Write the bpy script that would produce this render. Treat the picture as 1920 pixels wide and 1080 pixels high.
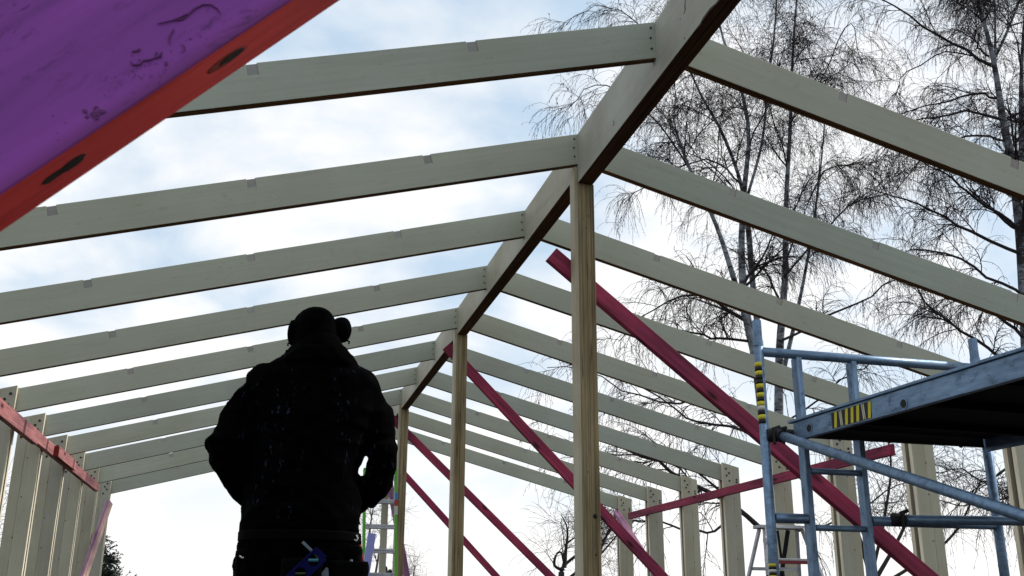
import bpy, bmesh, math, random
import numpy as np
from mathutils import Vector, Matrix, noise

# ------------------------------------------------------------------ camera, sky, sun, exposure
for o in list(bpy.data.objects):
    bpy.data.objects.remove(o)
SC = bpy.context.scene
COL = SC.collection
R_ = math.radians

CAM = np.array([-1.67, 0.0, 0.70])
FPX, YAW, PIT, ROL = 1903.18, 0.2410, 0.3106, 0.0056
_fw = np.array([math.sin(YAW)*math.cos(PIT), math.cos(YAW)*math.cos(PIT), math.sin(PIT)])
_r0 = np.array([math.cos(YAW), -math.sin(YAW), 0.0])
_u0 = np.cross(_r0, _fw)
_r = math.cos(ROL)*_r0 + math.sin(ROL)*_u0
_u = -math.sin(ROL)*_r0 + math.cos(ROL)*_u0
cd = bpy.data.cameras.new('camera')
cam = bpy.data.objects.new('camera', cd)
COL.objects.link(cam)
cam.matrix_world = Matrix(((_r[0], _u[0], -_fw[0], CAM[0]), (_r[1], _u[1], -_fw[1], CAM[1]),
                           (_r[2], _u[2], -_fw[2], CAM[2]), (0, 0, 0, 1)))
cd.sensor_width = 36.0
cd.lens = FPX/1920*36
cd.clip_start = 0.05
cd.clip_end = 3000
cd.dof.use_dof = True
cd.dof.focus_distance = 8.0
cd.dof.aperture_fstop = 22.0
SC.camera = cam

SUN_AZ, SUN_EL = R_(85), R_(40)          # azimuth from +Y towards +X
w = bpy.data.worlds.new('World')
SC.world = w
w.use_nodes = True
nt = w.node_tree
nt.nodes.clear()
N = nt.nodes.new
L = nt.links.new
def nmath(op, a, b=None, c=None, tree=nt):
    n = tree.nodes.new('ShaderNodeMath'); n.operation = op
    for i, v in enumerate((a, b, c)):
        if v is None: continue
        if isinstance(v, (int, float)): n.inputs[i].default_value = v
        else: tree.links.new(v, n.inputs[i])
    return n.outputs[0]
out = N('ShaderNodeOutputWorld')
sky = N('ShaderNodeTexSky'); sky.sky_type = 'NISHITA'; sky.sun_disc = False
sky.sun_elevation = SUN_EL; sky.sun_rotation = SUN_AZ
bg1 = N('ShaderNodeBackground'); bg1.inputs[1].default_value = 0.15
L(sky.outputs[0], bg1.inputs[0])
tc = N('ShaderNodeTexCoord')
sep = N('ShaderNodeSeparateXYZ'); L(tc.outputs['Generated'], sep.inputs[0])
zc = nmath('MAXIMUM', sep.outputs[2], 0.0)
den = nmath('ADD', zc, 0.35)
cmb = N('ShaderNodeCombineXYZ')
L(nmath('DIVIDE', sep.outputs[0], den), cmb.inputs[0]); L(nmath('DIVIDE', sep.outputs[1], den), cmb.inputs[1])
n1 = N('ShaderNodeTexNoise'); n1.inputs['Scale'].default_value = 2.3; n1.inputs['Detail'].default_value = 7; n1.inputs['Roughness'].default_value = 0.52
n1.inputs['Distortion'].default_value = 0.25
L(cmb.outputs[0], n1.inputs['Vector'])
n2 = N('ShaderNodeTexNoise'); n2.inputs['Scale'].default_value = 5.5; n2.inputs['Detail'].default_value = 6; n2.inputs['Roughness'].default_value = 0.5
L(cmb.outputs[0], n2.inputs['Vector'])
# cloud cover: nearly closed sheet with thin blue gaps, whiter towards the horizon
cov = N('ShaderNodeMapRange'); cov.inputs[1].default_value = 0.40; cov.inputs[2].default_value = 0.60
cov.inputs[3].default_value = 0.84; cov.inputs[4].default_value = 1.0
L(n1.outputs[0], cov.inputs[0])
hz = N('ShaderNodeMapRange'); hz.inputs[1].default_value = 0.34; hz.inputs[2].default_value = 0.03; hz.inputs[3].default_value = 0.0; hz.inputs[4].default_value = 1.0
hz.interpolation_type = 'SMOOTHSTEP'
L(sep.outputs[2], hz.inputs[0])
sh = N('ShaderNodeMapRange'); sh.inputs[1].default_value = 0.41; sh.inputs[2].default_value = 0.54; sh.inputs[3].default_value = 0.0; sh.inputs[4].default_value = 1.0
mixn = nmath('MULTIPLY_ADD', n1.outputs[0], 0.75, nmath('MULTIPLY', n2.outputs[0], 0.25))
L(mixn, sh.inputs[0])
ramp = N('ShaderNodeMix'); ramp.data_type = 'RGBA'
ramp.inputs['A'].default_value = (0.61, 0.77, 0.93, 1); ramp.inputs['B'].default_value = (1.05, 1.06, 1.07, 1)
L(sh.outputs[0], ramp.inputs['Factor'])
ramp2 = N('ShaderNodeMix'); ramp2.data_type = 'RGBA'
ramp2.inputs['B'].default_value = (1.14, 1.13, 1.11, 1)
L(ramp.outputs['Result'], ramp2.inputs['A']); L(nmath('MULTIPLY', hz.outputs[0], 0.85), ramp2.inputs['Factor'])
bg2 = N('ShaderNodeBackground'); bg2.inputs[1].default_value = 1.0
L(ramp2.outputs['Result'], bg2.inputs[0])
mx = N('ShaderNodeMixShader')
L(nmath('MAXIMUM', cov.outputs[0], nmath('MULTIPLY', hz.outputs[0], 0.97)), mx.inputs[0])
L(bg1.outputs[0], mx.inputs[1]); L(bg2.outputs[0], mx.inputs[2]); L(mx.outputs[0], out.inputs[0])

sl = bpy.data.lights.new('sun', 'SUN'); sl.energy = 3.2; sl.angle = R_(2); sl.color = (1.0, 0.95, 0.87)
so = bpy.data.objects.new('sun', sl); COL.objects.link(so)
sd = Vector((math.sin(SUN_AZ)*math.cos(SUN_EL), math.cos(SUN_AZ)*math.cos(SUN_EL), math.sin(SUN_EL)))
so.rotation_euler = sd.to_track_quat('Z', 'Y').to_euler()
so.location = (30, 20, 25)
vs = SC.view_settings
SC.display_settings.display_device = 'sRGB'
vs.view_transform = 'Standard'; vs.look = 'None'; vs.gamma = 1.0; vs.use_curve_mapping = False; vs.exposure = 0.0
SC.cycles.max_bounces = 6

# ------------------------------------------------------------------ small helpers
def ray(px, py): return (px-960)/FPX*_r - (py-540)/FPX*_u + _fw
def at(px, py, Y):
    d = ray(px, py); return CAM + d*(Y/d[1])
def atX(px, py, X):
    d = ray(px, py); return CAM + d*((X-CAM[0])/d[0])
def atZ(px, py, Z):
    d = ray(px, py); return CAM + d*((Z-CAM[2])/d[2])

def tag(o, label=None, cat=None, group=None, kind=None):
    if label: o['label'] = label
    if cat: o['category'] = cat
    if group: o['group'] = group
    if kind: o['kind'] = kind
    return o
def empty(name, loc):
    o = bpy.data.objects.new(name, None); COL.objects.link(o); o.location = loc
    o.empty_display_size = 0.1
    return o
def thing(name, loc, label, cat, group=None): return tag(empty(name, loc), label, cat, group)
def link(name, me, parent=None, M=None, bevel=0, kind=None):
    o = bpy.data.objects.new(name, me); COL.objects.link(o)
    M = M or Matrix.Identity(4)
    if parent is not None:
        o.parent = parent
        P, inv = parent, Matrix.Identity(4)
        chain = []
        while P is not None: chain.append(P); P = P.parent
        W = Matrix.Identity(4)
        for q in reversed(chain): W = W @ q.matrix_basis
        M = W.inverted() @ M
    o.matrix_basis = M
    if bevel:
        b = o.modifiers.new('bevel', 'BEVEL'); b.width = bevel; b.segments = 2; b.limit_method = 'ANGLE'
    if kind: o['kind'] = kind
    return o
class MB:
    def __init__(s): s.v = []; s.f = []; s.m = []
    def add(s, v, f, m=0):
        b = len(s.v); s.v += [tuple(map(float, q)) for q in v]
        for k, q in enumerate(f):
            s.f.append(tuple(i+b for i in q)); s.m.append(m[k] if isinstance(m, (list, tuple)) else m)
    def box(s, lo, hi, m=0):
        x0, y0, z0 = lo; x1, y1, z1 = hi
        s.add([(x0,y0,z0),(x1,y0,z0),(x1,y1,z0),(x0,y1,z0),(x0,y0,z1),(x1,y0,z1),(x1,y1,z1),(x0,y1,z1)],
              [(0,3,2,1),(4,5,6,7),(0,1,5,4),(1,2,6,5),(2,3,7,6),(3,0,4,7)], m)
    def loft(s, rows, n=24, m=0, p=2.0):
        v = []
        for (cx, cy, cz, rx, ry) in rows:
            for i in range(n):
                a = 2*math.pi*i/n; c, q = math.cos(a), math.sin(a)
                v.append((cx+rx*math.copysign(abs(c)**(2/p), c), cy+ry*math.copysign(abs(q)**(2/p), q), cz))
        f = []
        for k in range(len(rows)-1):
            for i in range(n):
                j = (i+1) % n; f.append((k*n+i, k*n+j, (k+1)*n+j, (k+1)*n+i))
        up = rows[-1][2] > rows[0][2]
        if not up: f = [tuple(reversed(q)) for q in f]
        c0 = tuple(range(n)); c1 = tuple(range((len(rows)-1)*n, len(rows)*n))
        f += [tuple(reversed(c0)) if up else c0, c1 if up else tuple(reversed(c1))]
        s.add(v, f, m)
    def tube(s, pts, rad, n=10, m=0, cap=True):
        P = [Vector(q) for q in pts]
        if isinstance(rad, (int, float)): rad = [rad]*len(P)
        v = []; f = []; prev = None
        for k, q in enumerate(P):
            t = (P[min(k+1, len(P)-1)] - P[max(k-1, 0)]).normalized()
            if prev is None:
                a = t.cross(Vector((0, 0, 1)));
                if a.length < 1e-3: a = t.cross(Vector((1, 0, 0)))
            else:
                a = prev - t*prev.dot(t)
            a.normalize(); prev = a; b = t.cross(a)
            for i in range(n):
                th = 2*math.pi*i/n
                v.append(q + (a*math.cos(th) + b*math.sin(th))*rad[k])
        for k in range(len(P)-1):
            for i in range(n):
                j = (i+1) % n; f.append((k*n+i, k*n+j, (k+1)*n+j, (k+1)*n+i))
        if cap:
            f += [tuple(reversed(range(n))), tuple(range((len(P)-1)*n, len(P)*n))]
        s.add(v, f, m)
    def sph(s, c, r, m=0, n=14, k=9):
        rx, ry, rz = (r, r, r) if isinstance(r, (int, float)) else r
        rows = []
        for i in range(k+1):
            a = -math.pi/2*0.985 + math.pi*0.985*i/k
            rows.append((c[0], c[1], c[2]+rz*math.sin(a), rx*math.cos(a), ry*math.cos(a)))
        s.loft(rows, n, m)
    def mesh(s, name, mats, smooth=False):
        me = bpy.data.meshes.new(name); me.from_pydata(s.v, [], s.f)
        for q in (mats if isinstance(mats, (list, tuple)) else [mats]): me.materials.append(q)
        me.polygons.foreach_set('material_index', s.m)
        if smooth: me.polygons.foreach_set('use_smooth', [True]*len(s.f))
        me.update(); return me
    def build(s, name, mats, parent=None, M=None, bevel=0, smooth=False, kind=None):
        return link(name, s.mesh(name, mats, smooth), parent, M, bevel, kind)

def prism_mesh(name, pts, t0, t1, mats):
    """outline in local XZ, thickness along local Y; broad faces slot 0, edges slot 1"""
    n = len(pts)
    v = [(x, t0, z) for x, z in pts] + [(x, t1, z) for x, z in pts]
    area = sum(pts[i][0]*pts[(i+1) % n][1]-pts[(i+1) % n][0]*pts[i][1] for i in range(n))
    f = [tuple(range(n)), tuple(reversed(range(n, 2*n)))]
    if area < 0: f = [tuple(reversed(q)) for q in f]
    for i in range(n):
        j = (i+1) % n; q = (i, n+i, n+j, j)
        f.append(q if area > 0 else tuple(reversed(q)))
    me = bpy.data.meshes.new(name); me.from_pydata(v, [], f)
    for q in mats: me.materials.append(q)
    me.polygons.foreach_set('material_index', [0, 0]+[min(1, len(mats)-1)]*n)
    me.update(); return me
def frame(a, b, side):
    """local X from a to b, local Y towards side"""
    a = Vector(a); x = (Vector(b)-a); ln = x.length; x.normalize()
    y = Vector(side); y = (y - x*y.dot(x)).normalized(); z = x.cross(y)
    return Matrix(((x.x, y.x, z.x, a.x), (x.y, y.y, z.y, a.y), (x.z, y.z, z.z, a.z), (0, 0, 0, 1))), ln
def board(name, a, b, width, thick, side, mats, parent=None, bevel=0.0025, zc=0.5, skew=(0, 0)):
    """plank from a to b; width in the plane across 'side', thickness along 'side' (starting at a..b)"""
    M, ln = frame(a, b, side)
    z0, z1 = -width*zc, width*(1-zc)
    pts = [(0, z0), (ln, z0), (ln+skew[1], z1), (skew[0], z1)]
    return link(name, prism_mesh(name, pts, 0, thick, mats), parent, M, bevel)

# ------------------------------------------------------------------ materials
def mat(name, col, rough=0.7, metal=0.0, spec=0.3):
    m = bpy.data.materials.new(name); m.use_nodes = True
    b = m.node_tree.nodes['Principled BSDF']
    b.inputs['Base Color'].default_value = (*col, 1); b.inputs['Roughness'].default_value = rough
    b.inputs['Metallic'].default_value = metal; b.inputs['Specular IOR Level'].default_value = spec
    return m
def mnodes(m):
    t = m.node_tree
    return t, t.nodes['Principled BSDF'], t.nodes.new, t.links.new
def tex(t, scale, vec3, detail=4, rough=0.55, kind='Object', rnd=True, dist=0.0):
    tcn = t.nodes.new('ShaderNodeTexCoord'); mp = t.nodes.new('ShaderNodeMapping')
    mp.inputs['Scale'].default_value = vec3
    src = tcn.outputs[kind]
    if rnd:
        oi = t.nodes.new('ShaderNodeObjectInfo'); ad = t.nodes.new('ShaderNodeVectorMath'); ad.operation = 'ADD'
        ml = t.nodes.new('ShaderNodeMath'); ml.operation = 'MULTIPLY'; ml.inputs[1].default_value = 37.0
        t.links.new(oi.outputs['Random'], ml.inputs[0])
        t.links.new(src, ad.inputs[0]); t.links.new(ml.outputs[0], ad.inputs[1]); src = ad.outputs[0]
    t.links.new(src, mp.inputs[0])
    n = t.nodes.new('ShaderNodeTexNoise'); n.inputs['Scale'].default_value = scale
    n.inputs['Detail'].default_value = detail; n.inputs['Roughness'].default_value = rough; n.inputs['Distortion'].default_value = dist
    t.links.new(mp.outputs[0], n.inputs['Vector'])
    return n.outputs[0]
def cramp(t, fac, stops):
    r = t.nodes.new('ShaderNodeValToRGB')
    els = r.color_ramp.elements
    while len(els) < len(stops): els.new(0.5)
    for e, (p, c) in zip(els, stops): e.position = p; e.color = (*c, 1) if len(c) == 3 else c
    t.links.new(fac, r.inputs[0]); return r.outputs[0]
def mulc(t, a, b, f=1.0):
    n = t.nodes.new('ShaderNodeMix'); n.data_type = 'RGBA'; n.blend_type = 'MULTIPLY'
    n.inputs['Factor'].default_value = f
    t.links.new(a, n.inputs['A']); t.links.new(b, n.inputs['B']); return n.outputs['Result']
def mixc(t, fac, a, b):
    n = t.nodes.new('ShaderNodeMix'); n.data_type = 'RGBA'
    t.links.new(fac, n.inputs['Factor'])
    for k, v in (('A', a), ('B', b)):
        if isinstance(v, tuple): n.inputs[k].default_value = (*v, 1)
        else: t.links.new(v, n.inputs[k])
    return n.outputs['Result']
def bump(t, b, h, st, dist=0.002):
    n = t.nodes.new('ShaderNodeBump'); n.inputs['Strength'].default_value = st; n.inputs['Distance'].default_value = dist
    t.links.new(h, n.inputs['Height']); t.links.new(n.outputs[0], b.inputs['Normal'])

def lvl_face(name, base, dirt=0.25):
    m = mat(name, base, 0.65); t, b, NN, LL = mnodes(m)
    g = tex(t, 3.0, (0.6, 20, 20), 5)
    bl = tex(t, 1.3, (1, 1, 1), 4, 0.6)
    sp = tex(t, 45, (0.5, 1, 1), 2)
    lo = tuple(c*0.94 for c in base); hi = tuple(min(c*1.04, 1) for c in base)
    c = cramp(t, g, [(0.3, lo), (0.7, hi)])
    c = mulc(t, c, cramp(t, bl, [(0.32, (1-dirt*0.75, 1-dirt*0.85, 1-dirt)), (0.62, (1.0, 1.0, 1.0))]))
    c = mulc(t, c, cramp(t, sp, [(0.25, (0.82, 0.80, 0.76)), (0.38, (1, 1, 1))]), 0.6)
    oi = NN('ShaderNodeObjectInfo')                       # boards differ a little from one another
    c = mulc(t, c, cramp(t, oi.outputs['Random'], [(0.0, (0.88, 0.90, 0.92)), (0.5, (1.0, 0.98, 0.94)), (1.0, (1.06, 1.06, 1.02))]))
    sm = tex(t, 5.0, (0.25, 1.6, 1.6), 6, 0.72, dist=0.8)  # rubbed dirt along the board
    c = mulc(t, c, cramp(t, sm, [(0.28, (0.70, 0.68, 0.62)), (0.44, (1, 1, 1))]), dirt*1.6)
    LL(c, b.inputs['Base Color']); bump(t, b, g, 0.12)
    return m
LVL = lvl_face('lvl_primed_face', (0.368, 0.398, 0.335), 0.16)
LVLC = lvl_face('lvl_column_face', (0.41, 0.405, 0.325))
LVLR = lvl_face('lvl_ridge_face', (0.415, 0.42, 0.36), 0.4)
def lvl_edge(name, a, bcol, scale=120, low=0.35):
    m = mat(name, a, 0.75); t, b, NN, LL = mnodes(m)
    g = tex(t, 1.0, (1.5, scale, 2), 3, 0.6)
    bl = tex(t, 2.0, (0.7, 6, 6), 4)
    c = cramp(t, g, [(0.36, tuple(q*low for q in bcol)), (0.46, bcol), (0.62, a)])
    c = mulc(t, c, cramp(t, bl, [(0.3, (0.6, 0.55, 0.5)), (0.6, (1, 1, 1))]), 0.8)
    LL(c, b.inputs['Base Color']); bump(t, b, g, 0.3)
    return m
EDGE = lvl_edge('lvl_edge_laminations', (0.17, 0.085, 0.030), (0.10, 0.045, 0.014))
EDGER = lvl_edge('lvl_rafter_underside', (0.27, 0.145, 0.055), (0.17, 0.08, 0.025))
EDGEC = lvl_edge('lvl_column_edge', (0.90, 0.85, 0.70), (0.82, 0.75, 0.58), 120, 0.7)
def post_mat():
    m = mat('post_laminated_edge', (0.4, 0.33, 0.2), 0.75); t, b, NN, LL = mnodes(m)
    g = tex(t, 1.0, (0.35, 110, 30), 4, 0.65)
    kn = tex(t, 1.0, (3.0, 45, 10), 2, 0.5)
    bl = tex(t, 2.2, (1.0, 8, 4), 4)
    c = cramp(t, g, [(0.30, (0.06, 0.035, 0.014)), (0.42, (0.20, 0.145, 0.07)), (0.55, (0.285, 0.225, 0.125)), (0.75, (0.36, 0.305, 0.195))])
    c = mulc(t, c, cramp(t, kn, [(0.24, (0.10, 0.07, 0.05)), (0.33, (1, 1, 1))]))
    c = mulc(t, c, cramp(t, bl, [(0.3, (0.50, 0.50, 0.45)), (0.6, (1.0, 1.0, 1.0))]))
    dk = tex(t, 1.0, (1.1, 75, 20), 2, 0.5)
    c = mulc(t, c, cramp(t, dk, [(0.30, (0.25, 0.2, 0.15)), (0.36, (1, 1, 1))]))
    LL(c, b.inputs['Base Color']); bump(t, b, g, 0.5)
    return m
POST = post_mat()
POSTS = lvl_face('post_side_face', (0.46, 0.43, 0.33), 0.4)
def pink(name, base, knots=True):
    m = mat(name, base, 0.7); t, b, NN, LL = mnodes(m)
    g = tex(t, 2.0, (0.8, 26, 26), 5, 0.6, dist=0.6)
    bl = tex(t, 1.6, (1, 3, 3), 3)
    lo = tuple(c*0.50 for c in base); hi = tuple(min(1, c*1.35) for c in base)
    c = cramp(t, g, [(0.3, lo), (0.5, base), (0.72, hi)])
    c = mulc(t, c, cramp(t, bl, [(0.3, (0.46, 0.40, 0.52)), (0.65, (1.12, 1.05, 1.0))]))
    if knots:
        tcn = NN('ShaderNodeTexCoord'); oi = NN('ShaderNodeObjectInfo'); mp = NN('ShaderNodeMapping'); mp.inputs['Scale'].default_value = (3.2, 9, 9)
        ad = NN('ShaderNodeVectorMath'); ad.operation = 'ADD'
        LL(tcn.outputs['Object'], ad.inputs[0]); LL(oi.outputs['Random'], ad.inputs[1]); LL(ad.outputs[0], mp.inputs[0])
        v = NN('ShaderNodeTexVoronoi'); v.inputs['Scale'].default_value = 1.0; LL(mp.outputs[0], v.inputs['Vector'])
        c = mulc(t, c, cramp(t, v.outputs['Distance'], [(0.07, (0.10, 0.05, 0.06)), (0.13, (0.55, 0.45, 0.5)), (0.2, (1, 1, 1))]))
    LL(c, b.inputs['Base Color']); bump(t, b, g, 0.25)
    return m
PINK = pink('pink_treated_pine', (0.31, 0.036, 0.092))
PINKR = pink('pink_treated_pine_pale', (0.42, 0.18, 0.178))
LILAC = pink('lilac_skylit_pine', (0.38, 0.19, 0.32), False)  # pink pine with the sky's reflection put into its colour
CREAM = pink('sunlit_pine_edge', (0.72, 0.50, 0.40), False)  # brace side coloured pale for the sun falling on it
# stained plank close to the camera, bluish sky light mixed into its purple
def purple_mat():
    m = mat('purple_skylit_plank_face', (0.25, 0.07, 0.40), 0.6); t, b, NN, LL = mnodes(m)
    g = tex(t, 1.5, (1.2, 22, 22), 5, 0.6, rnd=False, dist=0.5)
    st = tex(t, 26.0, (0.9, 2.4, 2.4), 5, 0.7, rnd=False, dist=1.0)
    reg = tex(t, 3.2, (1, 1, 1), 2, 0.5, rnd=False)
    c = cramp(t, g, [(0.28, (0.155, 0.029, 0.235)), (0.72, (0.27, 0.055, 0.38))])
    k = cramp(t, st, [(0.36, (0.35, 0.22, 0.40)), (0.46, (1, 1, 1))])
    kk = mixc(t, cramp(t, reg, [(0.48, (0, 0, 0)), (0.58, (1, 1, 1))]), (1.0, 1.0, 1.0), k)
    c = mulc(t, c, kk, 0.8)
    # darker band along the lower arris
    tcn = NN('ShaderNodeTexCoord'); sx = NN('ShaderNodeSeparateXYZ'); LL(tcn.outputs['Object'], sx.inputs[0])
    mr = NN('ShaderNodeMapRange'); mr.inputs[1].default_value = 0.0; mr.inputs[2].default_value = 0.014
    LL(sx.outputs[2], mr.inputs[0])
    c = mulc(t, c, cramp(t, mr.outputs[0], [(0.0, (0.55, 0.38, 0.42)), (1.0, (1, 1, 1))]))
    LL(c, b.inputs['Base Color']); bump(t, b, g, 0.25)
    return m
PURP = purple_mat()
def rededge_mat():
    m = mat('red_sawn_plank_edge', (0.5, 0.15, 0.1), 0.75); t, b, NN, LL = mnodes(m)
    g = tex(t, 1.5, (2.0, 30, 30), 4, 0.6, rnd=False)
    bl = tex(t, 5.0, (1, 1, 1), 3, rnd=False)
    c = cramp(t, g, [(0.3, (0.40, 0.022, 0.022)), (0.7, (0.70, 0.065, 0.058))])
    c = mulc(t, c, cramp(t, bl, [(0.32, (0.72, 0.6, 0.6)), (0.6, (1, 1, 1))]))
    LL(c, b.inputs['Base Color']); bump(t, b, g, 0.3); return m
REDE = rededge_mat()
KNOT = mat('dark_knot', (0.012, 0.006, 0.005), 0.8)
KNOTR = mat('red_knot_ring', (0.20, 0.025, 0.018), 0.8)
NOTCH = lvl_face('notch_bare_grey', (0.325, 0.335, 0.325), 0.4)
STEEL = mat('dark_bolt_steel', (0.03, 0.03, 0.036), 0.45, 0.6)
def alu(name, base, rough=0.42):
    m = mat(name, base, rough, 0.65); t, b, NN, LL = mnodes(m)
    g = tex(t, 4.0, (1.2, 9, 9), 5, 0.65)
    sp = tex(t, 22.0, (0.6, 1, 1), 4, 0.7)
    c = cramp(t, g, [(0.3, tuple(q*0.6 for q in base)), (0.68, tuple(q*1.1 for q in base))])
    c = mulc(t, c, cramp(t, sp, [(0.30, (0.45, 0.45, 0.48)), (0.45, (1, 1, 1))]), 0.8)
    LL(c, b.inputs['Base Color'])
    LL(cramp(t, sp, [(0.3, (0.65,)*3), (0.6, (rough,)*3)]), b.inputs['Roughness']); bump(t, b, sp, 0.15)
    return m
ALU = alu('scaffold_aluminium', (0.185, 0.285, 0.42))
ALU2 = alu('ladder_aluminium', (0.50, 0.52, 0.56), 0.5)
DECK = mat('black_phenolic_ply', (0.004, 0.004, 0.004), 0.8, 0, 0.1)
RUB = mat('black_rubber', (0.012, 0.012, 0.014), 0.7)
YEL = mat('hazard_yellow', (0.55, 0.48, 0.03), 0.6)
BLK = mat('hazard_black', (0.008, 0.008, 0.008), 0.5)
WHT = mat('hazard_white', (0.48, 0.50, 0.47), 0.5)
GREEN = mat('green_fibreglass', (0.10, 0.36, 0.035), 0.5)
BLUEP = mat('blue_plastic', (0.0015, 0.002, 0.042), 0.6, 0, 0.06)
LBLUE = mat('lilac_blue_anodised', (0.27, 0.30, 0.62), 0.45, 0.3)
REDP = mat('red_plastic', (0.42, 0.03, 0.03), 0.5)
REDD = mat('dark_red_plastic', (0.20, 0.025, 0.03), 0.55)
BLUET = mat('blue_sticker', (0.05, 0.22, 0.60), 0.5)
SKIN = mat('skin', (0.35, 0.20, 0.15), 0.55)
HAIR = mat('hair', (0.012, 0.009, 0.008), 0.7)
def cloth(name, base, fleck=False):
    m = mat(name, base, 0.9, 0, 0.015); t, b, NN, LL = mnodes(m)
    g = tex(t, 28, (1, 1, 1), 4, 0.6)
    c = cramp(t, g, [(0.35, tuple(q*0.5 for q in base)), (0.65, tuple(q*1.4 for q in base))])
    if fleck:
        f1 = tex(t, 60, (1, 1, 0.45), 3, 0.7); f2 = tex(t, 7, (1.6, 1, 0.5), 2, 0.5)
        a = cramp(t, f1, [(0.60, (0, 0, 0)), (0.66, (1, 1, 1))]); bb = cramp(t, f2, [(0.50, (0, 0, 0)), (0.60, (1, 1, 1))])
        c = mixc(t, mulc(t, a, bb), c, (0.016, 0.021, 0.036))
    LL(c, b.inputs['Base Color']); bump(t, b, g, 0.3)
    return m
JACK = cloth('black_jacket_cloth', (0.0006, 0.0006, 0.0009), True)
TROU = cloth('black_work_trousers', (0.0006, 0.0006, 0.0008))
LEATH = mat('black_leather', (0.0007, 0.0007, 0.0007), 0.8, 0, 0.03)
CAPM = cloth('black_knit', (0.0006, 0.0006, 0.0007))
MUFF = mat('black_muff_plastic', (0.0008, 0.0009, 0.0012), 0.8, 0, 0.01)
GREYP = mat('grey_steel_tool', (0.10, 0.13, 0.16), 0.5, 0.3)
def bark_mat():
    m = mat('birch_bark', (0.45, 0.46, 0.48), 0.8); t, b, NN, LL = mnodes(m)
    a = tex(t, 2.2, (1, 1, 2.2), 5, 0.65, rnd=False); c2 = tex(t, 5.0, (1, 1, 5.0), 3, 0.6, rnd=False)
    c = cramp(t, a, [(0.40, (0.025, 0.024, 0.026)), (0.52, (0.19, 0.215, 0.25)), (0.72, (0.36, 0.385, 0.42))])
    c = mulc(t, c, cramp(t, c2, [(0.34, (0.10, 0.09, 0.09)), (0.44, (1, 1, 1))]))
    LL(c, b.inputs['Base Color']); bump(t, b, a, 0.4, 0.01); return m
BARK = bark_mat()
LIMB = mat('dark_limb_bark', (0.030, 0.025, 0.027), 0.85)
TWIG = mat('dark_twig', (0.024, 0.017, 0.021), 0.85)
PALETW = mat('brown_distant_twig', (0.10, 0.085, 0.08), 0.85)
CONIF = mat('dark_conifer', (0.012, 0.022, 0.016), 0.8)
def ground_mat():
    m = mat('dark_earth', (0.05, 0.04, 0.03), 0.95); t, b, NN, LL = mnodes(m)
    a = tex(t, 0.6, (1, 1, 1), 8, 0.65, rnd=False); c2 = tex(t, 18, (1, 1, 1), 5, 0.7, rnd=False)
    c = cramp(t, a, [(0.35, (0.012, 0.009, 0.006)), (0.65, (0.030, 0.022, 0.014))])
    c = mulc(t, c, cramp(t, c2, [(0.3, (0.6, 0.6, 0.6)), (0.6, (1, 1, 1))]))
    LL(c, b.inputs['Base Color']); bump(t, b, c2, 0.6, 0.02); return m
GROUND = ground_mat()

# ------------------------------------------------------------------ ground
def ground():
    n = 60; xs = np.sign(np.linspace(-1, 1, n))*np.abs(np.linspace(-1, 1, n))**3*900
    v = []; f = []
    for i, y in enumerate(xs):
        for j, x in enumerate(xs):
            d = max(abs(x)-5, abs(y-8)-9, 0)
            v.append((x, y, -0.02 + 0.25*min(d/10, 1)*(noise.noise(Vector((x*0.08, y*0.08, 0)))) - min(d/100, 1)*0.3))
    for i in range(n-1):
        for j in range(n-1): f.append((i*n+j, i*n+j+1, (i+1)*n+j+1, (i+1)*n+j))
    mb = MB(); mb.add(v, f)
    o = mb.build('ground', GROUND, smooth=True); o['kind'] = 'structure'
ground()

# ------------------------------------------------------------------ portal frame: dimensions in metres
S = 1.2; Y1 = 3.8543; TAN = 0.2668; RZ = 3.334; HR = 0.19
XIN, XOUT = 3.585, 3.79
def YK(k): return Y1 + S*(k-1)
def rz(x): return RZ - TAN*(abs(x)-0.045)      # height of the rafter top
COS = 1/math.sqrt(1+TAN*TAN)
ORD = ['nearest', 'second', 'third', 'fourth', 'fifth', 'sixth', 'seventh', 'eighth', 'ninth', 'farthest']
def rafter_mesh(side):
    """local X down the slope from the ridge, local Z square to it"""
    Ls = (XOUT-0.02-0.045)/COS; th = HR*COS; dx = HR*TAN*COS
    slots = [(d/COS-0.045/COS) for d in (0.915, 1.835, 2.77)]
    pts = [(0, 0)]
    for s0 in slots: pts += [(s0-0.022, 0), (s0-0.022, -0.055), (s0+0.022, -0.055), (s0+0.022, 0)]
    pts += [(Ls, 0), (Ls+dx*0.0, -th), (dx, -th)]
    # plumb cut at the ridge: top corner at 0, bottom corner shifted along the slope
    pts[-1] = (-side*0 + dx, -th)
    return pts, slots
notch_mb = MB(); notch_mb.box((-0.0225, -0.0010, -0.056), (0.0225, 0.036, -0.0045)); NOTCHM = notch_mb.mesh('notch', [NOTCH])
screw_mb = MB(); screw_mb.tube([(0, 0.003, 0), (0, -0.003, 0)], 0.0052, 8); SCREWM = screw_mb.mesh('screw', STEEL)
bolt_mb = MB(); bolt_mb.tube([(0, 0.004, 0), (0, -0.003, 0)], 0.0115, 8); bolt_mb.tube([(0, 0.0, 0), (0, -0.009, 0)], 0.0075, 6); BOLTM = bolt_mb.mesh('bolt', STEEL)
pts, slots = rafter_mesh(1)
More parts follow.
